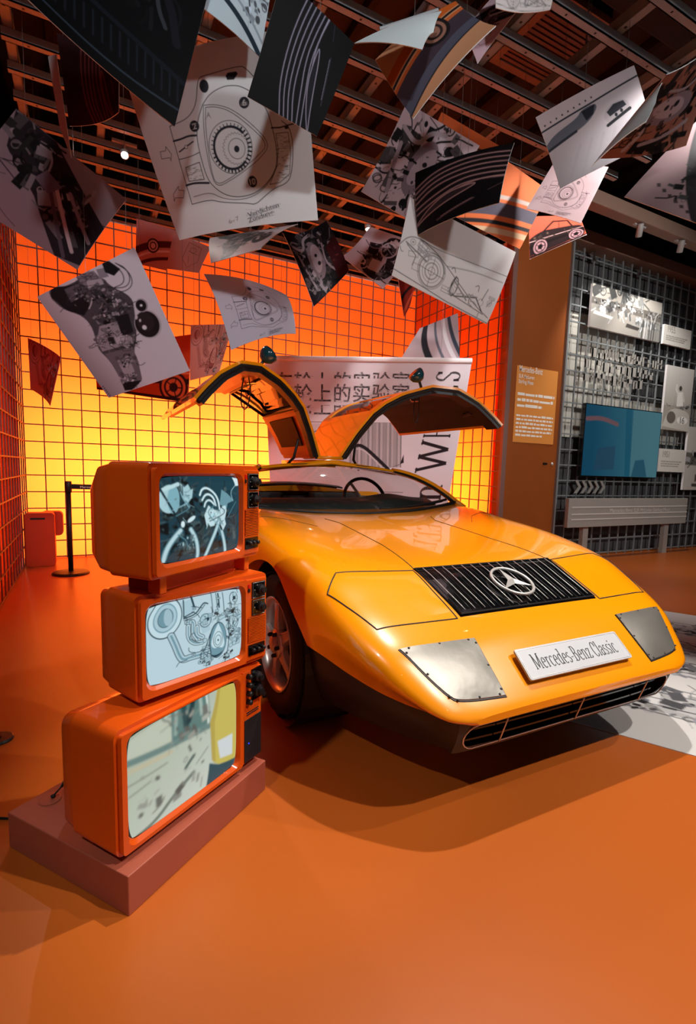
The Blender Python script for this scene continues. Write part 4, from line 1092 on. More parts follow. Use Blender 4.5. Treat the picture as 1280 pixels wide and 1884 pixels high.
c3.poly([(840, 410), (900, 200), (1030, 150), (1030, 605), (900, 645), (862, 630)], '#c6b75a'); c3.poly([(840, 400), (900, 215), (920, 195), (870, 400), (880, 640), (855, 620)], '#b5a24e')
c3.poly([(890, 510), (1000, 460), (1000, 580), (910, 610)], '#cfd5d6'); c3.poly([(840, 640), (905, 645), (1030, 600), (1030, 700), (835, 800)], '#2e4f58')
soften(c1, 1); soften(c2, 1); soften(c3, 4)
A1, A2, A3 = 39.4, 24.8, 34.3
tv((.038, 1.242, .118), math.radians(A3), .556, .332, .165, .0135, 'largest orange television at the bottom of the stack, showing a street scene', c3, (.062, .085, .775, .925), True)
tv((.0957, 1.341, .463), math.radians(A2), .452, .287, .14, .0125, 'orange television in the middle of the stack, showing an engine drawing', c2, (.068, .125, .765, .885), False)
tv((.126, 1.271, .799), math.radians(A1), .470, .288, .13, .0485, 'orange television on top of the stack, showing dark hoses and cables', c1, (.068, .125, .765, .885), False)
# mains lead and its grommet on the plinth
gm_ = on_z(92, 1470, .105)
cb = thing('power_cable', (gm_[0], gm_[1], .1045), 0, 'thin black power cable rising behind the lowest television', 'cable')
MB().lathe([(.030, 0), (.030, .001), (.026, .0016), (0, .0016)], 24).build('cable_grommet', 'plinth', cb)
for k, (dx, dy, dz) in enumerate(((.075, .06, .085), (.085, .055, .04), (.06, .03, .02))):
    MB().tube([tuple(p) for p in chaikin([(.004, 0, .003), (.015, .005, .012), (.03, .02, .02), (.05, .04, dz * .8), (dx, dy, dz)], 2)], .0022, 6).build('cable', 'black_plastic', cb, smooth=True)
MB().lathe([(0, 0), (.006, .001), (.007, .006), (0, .010)], 10).build('cable_knot', 'black_plastic', cb, loc=(.008, .002, .002))

# ------------------------------------------------------------------ queue barriers, bin, floor lead
def stanchion(x, y, label, belt=None):
    t = thing('queue_barrier', (x, y, 0), 0, label, 'barrier', 'black queue barriers')
    MB().lathe([(.165, 0), (.165, .012), (.15, .022), (.035, .03), (0, .03)], 36).build('base', 'black_plastic', t, smooth=False)
    MB().lathe([(.022, .028), (.022, .80), (0, .80)], 18).build('post', 'black_plastic', t, smooth=True)
    MB().lathe([(.028, .795), (.031, .80), (.031, .895), (.026, .905), (0, .905)], 18).build('belt_head', 'black_plastic', t, smooth=True)
    if belt:
        G_ = [[(belt[0] * s, belt[1] * s, z - .01 * math.sin(math.pi * s)) for s in np.linspace(.02, .972, 10)] for z in (.83, .878)]
        MB().slab(G_, [[(p[0], p[1] + .002, p[2]) for p in r] for r in G_]).build('belt', 'cloth_belt', t)
        V_, T_ = text_tris('Mercedes-Benz')
        if len(T_):
            L_ = math.hypot(*belt[:2]); dx, dy = belt[0] / L_, belt[1] / L_
            mb = MB(); mb.add([(dx * (.10 + p[0] * .035), dy * (.10 + p[0] * .035) - .0015, .838 + p[1] * .032) for p in V_], T_); mb.build('belt_lettering', 'white_ink', t, fix=False)
    return t
stanchion(-.166, 5.55, 'black queue barrier post with a belt, beside the orange bin', (1.25, .12))
stanchion(1.09, 5.67, 'black queue barrier post at the far end of the belt, behind the televisions')
sp_ = on_z(-3, 1361)
pd = thing('floor_pad', (sp_[0], sp_[1], 0), 0, 'small black round pad on the floor behind the plinth', 'pad')
MB().lathe([(.052, 0), (.052, .004), (.046, .010), (0, .011)], 28).build('rubber_disc', 'black_plastic', pd)
MB().lathe([(.012, .010), (.012, .014), (0, .014)], 14).build('screw_cap', 'black_gloss', pd)
bn = thing('waste_bin', (-.47, 6.02, 0), 0, 'orange rounded waste bin in the corner of the glowing walls', 'bin')
c = MB(); loft(c, [[(p[0], y, p[1]) for p in rrect(-.115, 0, .155, .56, .035)] for y in (0, .16)]); c.build('bin_body', 'bin_orange', bn, bevel=.006)
MB().box(-.06, -.003, .49, .07, .002, .51).build('bin_slot', 'ink', bn)
c = MB(); loft(c, [[(p[0], y, p[1]) for p in rrect(.02, .30, .225, .56, .045)] for y in (.165, .30)]); c.build('bin_lid', 'bin_orange', bn, bevel=.006)
q0, q1 = on_z(-30, 1506), on_z(17, 1508)
tag(MB().tube([(q0[0], q0[1], .004), (q1[0], q1[1], .004)], .004, 8).build('floor_cable', 'black_plastic'), 'short black lead running along the floor to the plinth', 'cable')

# ------------------------------------------------------------------ hanging printed sheets
def solve_quad(px, Wd, Ht, d0):
    """distances of the four corners along their sight lines so that the sheet has its real edge lengths"""
    R_ = [ray(*p) for p in px]
    Ls = (Wd, Ht, Wd, Ht)
    def pos(l): return [EYE + r * d0 * math.exp(x) for r, x in zip(R_, l)]
    def res(l):
        P_ = pos(l); o = [(np.linalg.norm(P_[(i + 1) % 4] - P_[i]) - Ls[i]) / Ls[i] for i in range(4)]
        dg = math.hypot(Wd, Ht)
        o += [.5 * (np.linalg.norm(P_[2] - P_[0]) - np.linalg.norm(P_[3] - P_[1])) / dg]
        o += [.6 * np.linalg.norm(P_[0] + P_[2] - P_[1] - P_[3]) / dg, .12 * (sum(l) / 4)] + [.05 * x for x in l]
        return np.array(o)
    l = np.zeros(4); lam = 1e-2
    for _ in range(60):
        r = res(l); J = np.array([(res(l + np.eye(4)[i] * 1e-5) - r) / 1e-5 for i in range(4)]).T
        d = np.linalg.solve(J.T @ J + lam * np.eye(4), -J.T @ r)
        if (res(l + d) ** 2).sum() < (r ** 2).sum(): l = l + d; lam = max(lam / 3, 1e-6)
        else: lam *= 4
    return pos(l)
def bent(P_, bu, bv, tw=0.):
    A, B, C, D = [np.array(p) for p in P_]
    n_ = np.cross(B - A + C - D, D - A + C - B); n_ /= np.linalg.norm(n_)
    if n_ @ (A - EYE) > 0: n_ = -n_                 # positive bend: towards the viewer's side
    sz = (np.linalg.norm(B - A) + np.linalg.norm(D - A)) / 2
    def fn(S, T):
        S = np.asarray(S, float)[..., None]; T = np.asarray(T, float)[..., None]
        base = A * (1 - S) * (1 - T) + B * S * (1 - T) + C * S * T + D * (1 - S) * T
        return base + n_ * sz * (bu * 4 * S * (1 - S) + bv * 4 * T * (1 - T) + tw * (2 * S - 1) * (2 * T - 1))
    return fn, n_
NW = [0]
DS = [2.9, 2.15, 2.5, 2.35, 2.45, 2.62, 2.42, 3.4, 3.62, 2.9, 3.9, 3.2, 3.6, 4.1, 3.2, 2.6, 3.0, 3.3, 3.0, 3.4, 5.2, 4.6, 4.2, 3.75, 5.0, 4.9, 3.5, 4.4, 4.7, 5.0, 5.95]
wire_mesh = MB().tube([(0, 0, 0), (0, 0, 1)], .0013, 5).build('wire_tmp', 'wire').data
bpy.data.objects.remove(bpy.data.objects['wire_tmp'])
def sheet(label, px, Wd, Ht, d0, cv, bu=0., bv=0., tw=0., back='#cfd2d2', rail=False, order=None, wires=2):
    P_ = solve_quad(px, Wd, Ht, d0)
    D_ = DS[NW[0]]; NW[0] += 1                      # usual distance of this sheet: sets its size, keeps its tilt
    k = D_ / float(np.mean([CM[2] @ (p - EYE) for p in P_])); P_ = [EYE + (p - EYE) * k for p in P_]
    zt = max(p[2] for p in P_)
    if zt > 3.72:                                   # stays under the steel frame: move nearer along the sight lines
        k = (3.72 - CAMH) / (zt - CAMH); P_ = [EYE + (p - EYE) * k for p in P_]
    fn, n_ = bent(P_, bu, bv, tw)
    # face winding: the printed face looks to the viewer
    o = canvas_mesh('hanging_print', cv, fn, 'print', None, back=True, thick=.004, backcol=back)
    tag(o, label, 'hanging print', 'printed sheets hung from the ceiling frame')
    c = np.array(o.location)
    edge_ = [(s, t) for s in (.08, .5, .92) for t in (0, 1)] + [(s, t) for s in (0, 1) for t in (.08, .5, .92)]
    pts = sorted([tuple(fn(s, t)) for s, t in edge_], key=lambda p: -p[2])
    chosen = [pts[0]]
    for p in pts[1:]:
        if len(chosen) < wires and np.hypot(p[0] - chosen[0][0], p[1] - chosen[0][1]) > .12: chosen.append(p)
    for p in chosen:
        h = 4.995 - p[2]
        if h < .03: continue
        w_ = bpy.data.objects.new('wire', wire_mesh); COL.objects.link(w_); w_.parent = o; w_.location = np.array(p) - c; w_.scale = (1, 1, h)
    if rail and len(chosen) > 1:
        a, b_ = [np.array(p) - c for p in chosen[:2]]
        MB().tube([a, b_], .008, 8).build('hanging_rail', 'steel_white', o)
    return o, fn, P_
# ---- drawings -------------------------------------------------------------
def d_rotary(res, bg, ink, a=1.0, faint=0.):
    c = Cv(res, a, bg); c.quad((-49, 206), (1138, -71), (1227, 1191), (320, 1323))
    w = .0045
    c.curve([(290, 595), (400, 560), (450, 510), (475, 440), (478, 330), (495, 290), (540, 280), (740, 220), (780, 225), (850, 300)], w, ink)
    c.ell((523, 350), .026, .036, ink); c.poly([(660, 285), (672, 265), (725, 255), (738, 268), (715, 308), (672, 312)], ink)
    c.curve([(515, 468), (560, 400), (640, 355), (700, 345), (760, 350), (850, 400), (920, 490), (950, 590), (975, 700), (985, 800), (975, 880), (930, 960), (860, 1030), (770, 1060), (680, 1055), (600, 1010), (540, 940), (500, 800), (475, 680), (480, 570)], w, ink, closed=True)
    for k in (0, 1):
        q = 14 * k; c.curve([(520 + q, 472 + q), (600, 468 + q), (700 - q * .5, 495 + q), (830 - q, 590 + q), (945 - q, 715), (880 - q, 810 - q), (800 - q, 880 - q), (700, 950 - q), (600, 1000 - q), (560 + q * .5, 880), (535 + q, 740), (520 + q, 600)], w * .8, ink, closed=True)
    c.ell((695, 740), .130, .140, ink, ring=w * .8)
    p = c.pt((700, 745))
    for k in range(34):
        b_ = 2 * math.pi * k / 34 + .1; dk = 1 if math.sin(b_ - 2.6) < .35 else .4
        c.line([(p[0] + .103 * math.cos(b_), p[1] + .111 * math.sin(b_)), (p[0] + .121 * math.cos(b_), p[1] + .130 * math.sin(b_))], .008 * (dk + .2), ink, raw=True)
    c.line([(p[0] + .104 * math.cos(b_), p[1] + .112 * math.sin(b_)) for b_ in np.linspace(.9, 5.6, 40)], .014, ink, raw=True); c.ell((700, 745), .104, .112, ink, ring=w * .7)
    p2 = c.pt((730, 750)); c.line([(p2[0] + (.076 + .005 * math.cos(26 * b_)) * math.cos(b_), p2[1] + (.082 + .005 * math.cos(26 * b_)) * math.sin(b_)) for b_ in np.linspace(0, 6.2832, 130)], .003, ink, .7, raw=True)
    c.ell((735, 750), .050, .054, ink, ring=w * .7); c.ell((735, 752), .016, .018, ink)
    for tx, at in (('2', (460, 603)), ('6', (780, 455)), ('10', (832, 960))):
        c.ell(at, .029, .031, ink); c.text(tx, at, .045, bg, centre=True, bold=.02)
    c.text('A', (553, 535), .036, ink, ang=.15, centre=True)
    c.line([(290, 595), (430, 1097)], w, ink); c.curve([(315, 690), (370, 680), (420, 662), (470, 662)], .011, ink); c.curve([(355, 808), (430, 795), (490, 770)], w, ink)
    c.line([(355, 760), (450, 700)], .008, ink); c.ell((402, 732), .010, .010, bg); c.ell((402, 732), .010, .010, ink, ring=.003)
    hp = [(395, 862), (490, 832), (520, 942), (415, 950)]; c.line(hp + hp[:1], w, ink); c.curve([(395, 975), (450, 962), (550, 966)], .012, ink)
    c.curve([(430, 1097), (560, 1073), (620, 1090), (700, 1097), (800, 1100), (850, 1108), (900, 1060), (970, 995), (1040, 965), (1072, 905), (1082, 720), (1060, 600), (1010, 560)], w, ink)
    c.curve([(445, 1050), (560, 1025), (640, 1070), (760, 1080), (860, 1045), (940, 960), (985, 850)], w * .8, ink)
    hr = [(975, 645), (1050, 632), (1066, 760), (1060, 900), (1000, 960), (940, 975), (985, 850), (990, 740)]; c.line(hr + hr[:1], w * .8, ink)
    r_ = random.Random(2)
    for _ in range(70):
        x, y = r_.uniform(985, 1055), r_.uniform(650, 930); c.line([(x - 8, y), (x + 6, y - 2)], .003, ink, .6)
    for _ in range(34):
        x, y = r_.uniform(410, 500), r_.uniform(860, 940); c.line([(x - 8, y), (x + 6, y - 2)], .003, ink, .6)
    c.line([(950, 610), (1000, 605), (1085, 572)], .008, ink); c.ell((1040, 600), .012, .010, ink)
    for x, y, f in ((255, 772, 1), (340, 1028, -1)):
        s_ = [(-38, -22), (2, -26), (2, -52), (42, -2), (38, 42), (30, 20), (-30, 24)]; s_ = [(x + f * a_, y + b_) for a_, b_ in s_]; c.line(s_ + s_[:1], .0035, ink)
    ag = -.17
    c.text('Verdichten', (806, 1192), .036, ink, ang=ag, sx=1.35, bold=.02); c.text('Zündung', (806, 1228), .036, ink, ang=ag, sx=1.35, bold=.02); c.text('6 - 7', (680, 1232), .030, ink, ang=ag, sx=1.3)
    return c
def d_arcs(res, a, bg, ink, glow, rot=0):
    """black sheet with the light lines of a car's roof and flank"""
    c = Cv(res, a, bg)
    def m_(p): return (p[0], p[1] * a) if rot == 0 else (p[1] * .72 + .22, (1 - p[0]) * a)
    for k in range(6):
        x = .10 + .085 * k
        P_ = [(0., x + .20), (.25, x + .03 + .06 * (k > 3)), (.55, x - .02), (.80, x), (1., x + .05)]
        P_ = [m_(p) for p in P_]; c.curve(P_, .030, glow, .45); c.curve(P_, .010, ink)
    P_ = [(0., .86), (.15, .72), (.38, .58), (.55, .555), (.75, .56), (.62, .63), (.40, .70), (.15, .80), (0., .88)]; P_ = [m_(p) for p in P_]
    c.curve(P_, .012, ink); c.poly(chaikin(P_, 2), glow, .25)
    c.curve([m_(p) for p in ((.55, .555), (.70, .52), (.85, .53), (1, .56))], .010, ink)
    c.line([m_(p) for p in ((.28, .93), (.72, .80))], .012, glow); c.line([m_(p) for p in ((.33, .90), (.70, .79))], .004, ink)
    c.line([m_(p) for p in ((.86, .74), (1, .68))], .006, glow)
    return c
def d_engine(res, a=1.33):
    """photograph of an engine with gearbox standing on a pale ground"""
    c = Cv(res, a, '#c9c6cf'); c.quad((35, 465), (800, 60), (1240, 1035), (590, 1255))
    c.shade(((250, 900), (600, 700)), '#8d848c', '#d3d0da')
    c.poly(chaikin([(130, 430), (150, 380), (250, 380), (330, 340), (420, 300), (560, 300), (600, 360), (780, 440), (800, 560), (820, 760), (790, 880), (830, 980), (860, 1120), (790, 1180), (720, 1190), (690, 1110), (600, 950), (500, 860), (470, 700), (390, 600), (240, 560), (150, 480)], 2), '#4b464d')
    c.poly([(250, 380), (360, 350), (450, 520), (400, 600), (260, 560), (140, 460), (150, 380)], '#1c1a1e'); c.poly([(250, 400), (370, 345), (420, 430), (300, 500)], '#5d5861')
    c.poly([(340, 290), (480, 250), (560, 330), (450, 400), (370, 340)], '#7e7983'); c.poly([(420, 330), (540, 310), (560, 350), (440, 385)], '#a9a5ae'); c.poly([(500, 240), (560, 225), (600, 290), (530, 310)], '#8c8791')
    c.poly([(545, 190), (600, 170), (690, 230), (640, 285), (570, 260)], '#18161a'); c.line([(575, 150), (590, 200)], .012, '#18161a')
    for k, P_ in enumerate(([(650, 185), (730, 220), (770, 300), (740, 370), (640, 380), (580, 370)], [(660, 190), (760, 250), (790, 350), (720, 410), (600, 400)], [(640, 200), (710, 260), (720, 340), (640, 375)])): c.curve(P_, .009, '#2a272c')
    w_ = [c.pt(p) for p in ((480, 430), (620, 470), (680, 540), (560, 600), (640, 720), (560, 800), (730, 800), (740, 950), (760, 1090), (400, 300), (330, 450))]
    c.clutter([(p[0], p[1], .10, .09) for p in w_[:7]], 170, random.Random(3), .08, .85, .026, (.98, .95, 1))
    c.poly([(640, 600), (750, 575), (790, 720), (700, 760)], '#1f1c20'); c.poly([(520, 680), (660, 640), (700, 760), (800, 740), (790, 810), (540, 880), (500, 800)], '#9a939c'); c.poly([(580, 770), (630, 760), (650, 815), (600, 830)], '#2a262b'); c.poly([(640, 760), (740, 745), (750, 800), (660, 820)], '#b9b2bb')
    c.poly([(560, 900), (780, 840), (830, 960), (860, 1100), (800, 1180), (720, 1190), (640, 1010)], '#6d656d'); c.poly([(660, 950), (750, 910), (800, 1040), (720, 1080)], '#a69ea6'); c.ell((700, 965), .012, .015, '#2a262b'); c.ell((715, 1000), .012, .015, '#2a262b')
    c.clutter([(p[0], p[1], .07, .05) for p in w_[7:9]], 40, random.Random(8), .2, .9, .02, (.98, .94, 1)); c.poly([(700, 1130), (860, 1110), (780, 1190), (720, 1195)], '#1d191d')
    c.ell((905, 660), .135, .150, '#b9b4bc'); c.ell((900, 660), .122, .138, '#231a1e'); c.ell((885, 640), .085, .10, '#2f2428'); c.ell((877, 685), .022, .024, '#e6e2e8'); c.ell((812, 605), .014, .022, '#cfcad2', ang=.5); c.ell((842, 630), .010, .016, '#cfcad2', ang=.5)
    c.ell((855, 510), .060, .070, '#a49ea8'); c.ell((850, 512), .052, .06, '#231c20'); c.ell((851, 511), .012, .012, '#eceaf0')
    r9 = random.Random(41); c.linework([(p[0] - .10, p[1] - .07, p[0] + .10, p[1] + .07) for p in w_], 120, r9, .045, '#221f24'); c.clutter([(p[0], p[1], .11, .08) for p in w_], 170, r9, .10, .80, .013, (.98, .95, 1)); soften(c, 1)
    for k in range(6): c.poly([(538 + k * 11 + a_, 1160 + k * 15 + b_) for a_, b_ in ((0, 0), (9, -5), (14, 3), (5, 8))], '#4c434c')
    return c
def d_bay(res, a, seed, red=False, lo=.03, hi=.62, tint=(1, .92, .95), bg='#17131a', n=190):
    c = Cv(res, a, bg); r_ = random.Random(seed)
    c.clutter([(.5, a / 2, .5, a * .5)], n, r_, lo, hi, .075, tint)
    c.ell((.52, a * .48), .16, .30 * a, '#7b6c74'); c.ell((.54, a * .46), .11, .22 * a, '#a3939a', ang=.2); c.ell((.55, a * .42), .03, .03, '#18131a'); c.ell((.56, a * .55), .035, .035, '#18131a')
    c.curve([(.1, a * .2), (.35, a * .3), (.42, a * .12), (.6, a * .08)], .05, '#9d9095'); c.curve([(.15, a * .35), (.2, a * .6), (.3, a * .85)], .05, '#8f8288'); c.curve([(.75, a * .3), (.68, a * .6), (.8, a * .8)], .03, '#94878d')
    c.clutter([(.5, a / 2, .48, a * .48)], n // 3, r_, lo, hi, .035, tint)
    if red: c.poly([(.78, a * .4), (1, a * .3), (1, a), (.8, a * .95)], '#3b0d10'); c.clutter([(.88, a * .7, .1, a * .3)], 14, r_, .05, .5, .03, (1, .4, .4))
    return c
def d_open_engine(res, a, seed):
    c = Cv(res, a, '#cdb9c1'); r_ = random.Random(seed)
    c.poly(chaikin([(.2, a * .3), (.45, a * .25), (.5, a * .02), (1, a * .08), (.98, a * .7), (.8, a), (.35, a * .95), (.3, a * .6)], 2), '#2a2126')
    c.clutter([(.62, a * .5, .34, a * .42)], 150, r_, .05, .9, .06, (1, .92, .96))
    c.ell((.62, a * .30), .15, .15, '#b7a6ad', ring=.03); c.ell((.62, a * .30), .05, .05, '#1d171b'); c.line([(.5, a * .25), (.74, a * .36)], .02, '#8f8087')
    c.poly([(.24, a * .34), (.42, a * .28), (.46, a * .5), (.3, a * .55)], '#1b161a'); c.curve([(.1, a * .3), (.3, a * .42), (.5, a * .3)], .02, '#6f6067')
    c.poly([(.45, a * .6), (.7, a * .55), (.72, a * .8), (.5, a * .85)], '#c9b9bf'); c.ell((.33, a * .78), .06, .06, '#d7c8ce', ring=.025)
    return c
def d_car(res, a, base, body, dark, wheel, lite):
    """side of a car drawn large: stripes of the sill, a wheel arch and a window line"""
    c = Cv(res, a, base)
    c.poly(chaikin([(0, a * .55), (.2, a * .42), (.5, a * .36), (.8, a * .42), (1, a * .5), (1, a * .95), (0, a * .95)], 2), body)
    c.poly([(0, a * .70), (1, a * .66), (1, a * .74), (0, a * .79)], dark); c.line([(0, a * .62), (1, a * .58)], .012, lite)
    c.poly([(.30, a * .40), (.48, a * .20), (.72, a * .22), (.78, a * .42)], base); c.line([(.28, a * .42), (.47, a * .18), (.74, a * .2), (.80, a * .43)], .03, dark); c.line([(.58, a * .2), (.56, a * .4)], .012, dark)
    for x in (.2, .84):
        c.ell((x, a * .80), .15, .15, dark); c.ell((x, a * .80), .125, .125, wheel); c.ell((x, a * .80), .09, .09, dark, ring=.02); c.ell((x, a * .80), .045, .045, dark)
        for k in range(5):
            b_ = k * 1.2566; c.line([(x, a * .8), (x + .085 * math.cos(b_), a * .8 + .085 * math.sin(b_))], .012, dark)
    c.poly([(0, a * .95), (1, a * .95), (1, a), (0, a)], dark); c.clutter([(.5, a * .55, .4, a * .06)], 12, random.Random(1), .1, .6, .03, (1, .8, .7))
    return c
def d_stripe(res, a, base, cols, wheel=None):
    """diagonal bands: close view of bodywork"""
    c = Cv(res, a, base)
    for off, w_, col in cols: c.curve([(-.1, a * (off + .30)), (.3, a * (off + .10)), (.65, a * (off - .02)), (1.1, a * (off - .12))], w_, col)
    if wheel: c.ell((wheel[0], wheel[1] * a), .17, .17, '#1d1718'); c.ell((wheel[0], wheel[1] * a), .13, .13, wheel[2]); c.ell((wheel[0], wheel[1] * a), .08, .08, '#2a2020', ring=.03)
    return c
def d_track(res, a=.85):
    c = Cv(res, a, '#aaa4a6'); c.shade(((.5, .2), (.5, a)), '#b9b0b3', '#8f8d92')
    c.poly([(0, 0), (1, 0), (1, a * .16), (0, a * .22)], '#c2b6b9'); c.line([(0, a * .23), (.5, a * .2), (1, a * .14)], .02, '#2c3038')
    for k in range(9): c.ell((.05 + k * .06, a * .17 - k * .004), .008, .012, '#33353c')
    c.poly(chaikin([(.0, a * .42), (.1, a * .34), (.35, a * .29), (.40, a * .22), (.55, a * .22), (.55, a * .30), (.42, a * .42), (.2, a * .46), (0, a * .52)], 2), '#5b6069'); c.poly([(.4, a * .24), (.54, a * .23), (.5, a * .34), (.42, a * .38)], '#22252c')
    c.line([(.0, a * .50), (.3, a * .44)], .03, '#2b2e36')
    c.poly(chaikin([(.58, a * .46), (.62, a * .36), (.72, a * .32), (.82, a * .34), (.86, a * .46), (.78, a * .54), (.62, a * .56)], 2), '#a19a9d'); c.poly([(.62, a * .40), (.70, a * .34), (.80, a * .35), (.82, a * .42), (.64, a * .47)], '#26282e'); c.line([(.60, a * .56), (.84, a * .48)], .035, '#17181c'); c.ell((.7, a * .48), .015, .02, '#1b1c20'); c.ell((.76, a * .46), .015, .02, '#1b1c20')
    for k in range(7): c.line([(.1 + k * .13, a), (.3 + k * .12, a * .62)], .03, '#8b878c', .25)
    return c
def d_sketch(res, a=.62):
    c = Cv(res, a, '#c9c1be'); ink = '#4b4746'
    c.curve([(0, a * .62), (.06, a * .48), (.16, a * .44), (.32, a * .50), (.45, a * .60), (.6, a * .72), (.8, a * .86), (.98, a * .93)], .006, ink)
    c.curve([(.16, a * .44), (.30, a * .47), (.5, a * .44), (.75, a * .40), (1, a * .36)], .005, ink); c.curve([(.45, a * .60), (.7, a * .50), (.98, a * .46)], .010, ink, .5)
    for r_, w_ in ((.13, .006), (.115, .012), (.085, .005), (.06, .010), (.03, .006)): c.ell((.33, a * .74), r_, r_ * .98, '#6a6462', ring=w_, al=.75)
    c.line([(.33, a * .58), (.33, a * .92)], .004, ink); c.line([(.2, a * .74), (.46, a * .76)], .004, ink)
    c.line([(.0, a * .92), (.55, a * .98), (1, a * .99)], .006, ink); c.curve([(.22, a * .55), (.34, a * .52), (.42, a * .60), (.45, a * .7)], .005, ink)
    c.line([(.56, a * .66), (.54, a * .86), (.60, a * .88), (.80, a * .78), (.90, a * .90)], .010, ink); c.line([(.60, a * .88), (.92, a * .92)], .006, ink); c.ell((.57, a * .78), .03, .07, ink, ring=.01); c.line([(.56, a * .72), (.72, a * .86)], .012, '#7b7674')
    c.linework([(.03, a * .5, .28, a * .8), (.46, a * .6, .95, a * .92)], 26, random.Random(3), .05, '#8a8482')
    c.line([(.06, a * .58), (.16, a * .66), (.15, a * .78)], .006, ink); c.line([(.05, a * .56), (.26, a * .66)], .012, '#7a7573'); c.curve([(.5, a * .60), (.52, a * .56), (.54, a * .62)], .006, ink); c.curve([(.76, a * .66), (.79, a * .62), (.80, a * .70)], .006, ink); c.line([(.88, a * .62), (.86, a * .78)], .006, ink)
    return c
def d_dark_parts(res, a, seed, band=True, bg='#8b7a82', tint=(1, .93, .97)):
    """pale sheet with a diagonal dark assembly"""
    c = Cv(res, a, bg); r_ = random.Random(seed)
    c.poly([(0, 0), (.35, 0), (1, a * .45), (1, a * .95), (.80, a), (.45, a * .60), (.1, a * .35)], '#241d24')
    c.clutter([(.2, a * .15, .2, a * .15), (.45, a * .38, .25, a * .18), (.75, a * .62, .2, a * .2)], 90, r_, .06, .62, .06, tint)
    for k in range(5): c.line([(.50 + k * .05, a * (.42 - k * .02)), (.86 + k * .035, a * (.96 - k * .09))], .03, ('#574b57', '#c0b2b8', '#1b161b', '#8a7b86', '#2b232b')[k])
    c.poly([(.42, a * .3), (.58, a * .36), (.52, a * .5), (.38, a * .44)], '#6b5f6e'); c.line([(0, a * .45), (.3, a * .58)], .008, '#241d24'); c.curve([(.15, a * .75), (.12, a * .62), (.2, a * .58)], .005, '#4b3f47'); c.curve([(.15, a * .75), (.3, a * .9), (.45, a * .96)], .005, '#4b3f47')
    return c
def d_tyre(res, a=.8):
    c = Cv(res, a, '#060608'); r_ = random.Random(12)
    c.clutter([(.3, a * .2, .3, a * .2), (.6, a * .3, .2, a * .2)], 40, r_, .02, .09, .10, (.95, .97, 1.1))
    c.curve([(.25, a * .1), (.55, a * .12), (.8, a * .3), (.9, a * .55)], .05, '#15161c'); c.curve([(.60, a * .2), (.72, a * .28), (.76, a * .42), (.82, a * .5)], .025, '#303238')
    for k in range(16):
        x = .2 + k * .05; c.line([(x, a * .72), (x + .03, a * .86)], .012, '#161a22')
    c.curve([(.1, a * .62), (.4, a * .66), (.75, a * .70), (1, a * .74)], .03, '#11151c'); c.curve([(.2, a * .92), (.6, a * .94), (1, a * .90)], .012, '#2c343e')
    return c
def d_turbo(res, a, bg, ink, mid):
    c = Cv(res, a, bg); rotor_engine(c, ink, mid, bg, bg); return c
def d_bluecar(res, a=.9):
    c = Cv(res, a, '#b9cad2'); r_ = random.Random(5)
    c.ell((.35, a * .35), .22, .24, '#22303b'); c.ell((.35, a * .35), .17, .19, '#cfd9df'); c.ell((.35, a * .35), .11, .13, '#4b5c68'); c.ell((.35, a * .35), .05, .05, '#c9d4da')
    for k in range(5):
        b_ = k * 1.2566; c.line([(.35, a * .35), (.35 + .12 * math.cos(b_), a * (.35 + .14 * math.sin(b_)))], .03, '#dfe7ea')
    c.clutter([(.75, a * .4, .22, a * .35)], 60, r_, .2, .95, .05, (.9, .98, 1.05)); c.line([(.3, a * .62), (1, a * 1.0)], .07, '#22303b'); c.line([(.45, a * .52), (1, a * .85)], .03, '#8a9aa6')
    return c
# ---- the sheets (corners in photo pixels: top-left, top-right, bottom-right, bottom-left of the print) ------------
W0, H0 = .75, .60
S_big, fn1, P1 = sheet('large white sheet with a rotary engine section and the words Verdichten Zündung', ((226, 128), (560, 50), (585, 405), (330, 442)), .76, .80, 2.25, d_rotary(300, '#d3d6d6', '#2a2c33'), .05, .03, 0)
sheet('dark sheet with a tyre and shadowy parts overlapping the large rotary drawing', ((-20, -80), (175, -260), (395, -40), (320, 237))[::1] if 0 else ((60, -260), (395, -60), (320, 237), (-20, -78)), .85, .85, 1.6, d_tyre(220, 1.0), -.03, .0, .02)
sheet('pale blue sheet with a car wheel, tucked above the rotary drawing', ((372, -95), (508, -70), (478, 106), (364, 8)), .62, .60, 2.5, d_bluecar(110), .04, 0)
sheet('tall black sheet with flowing white car lines beside the large rotary drawing', ((520, -47), (652, 80), (583, 251), (455, 178)), .60, .74, 2.45, d_arcs(150, 1.25, '#08080a', '#8d8a9c', '#33323e', rot=1), .0, .02)
o5, fn5, P5 = sheet('sheet with an orange car and curling white back, above the engine photograph', ((690, 110), (838, 2), (912, 47), (760, 218)), .78, .62, 2.7, d_stripe(160, .8, '#b98460', ((.10, .10, '#b1521c'), (.20, .03, '#201a1c'), (.27, .05, '#b4572a'), (.42, .20, '#3b3038'), (.62, .13, '#4a4a58'), (.70, .02, '#232228')), (.62, .25, '#8d6252')), .05, -.05)
cf, _ = bent([np.array(p) - np.array(o5.location) for p in (EYE + ray(652, 79) * 2.40, EYE + ray(812, 20) * 2.36, EYE + ray(797, 60) * 2.27, EYE + ray(776, 91) * 2.22)], .03, .03)
canvas_mesh('curled_corner', Cv(12, .5, '#cdd4d4'), cf, 'print', o5, back=True)
MB().tube([tuple(EYE + ray(698, 54) * 2.40 - np.array(o5.location)), tuple(EYE + ray(806, 19) * 2.38 - np.array(o5.location))], .009, 8).build('hanging_rail', 'steel_white', o5)
sheet('slim pinkish sheet with black figures behind the orange car sheet', ((855, 58), (908, -8), (962, 6), (878, 117)), .62, .45, 3.2, d_dark_parts(80, .8, 3, bg='#b59aa2'), .03, .03)
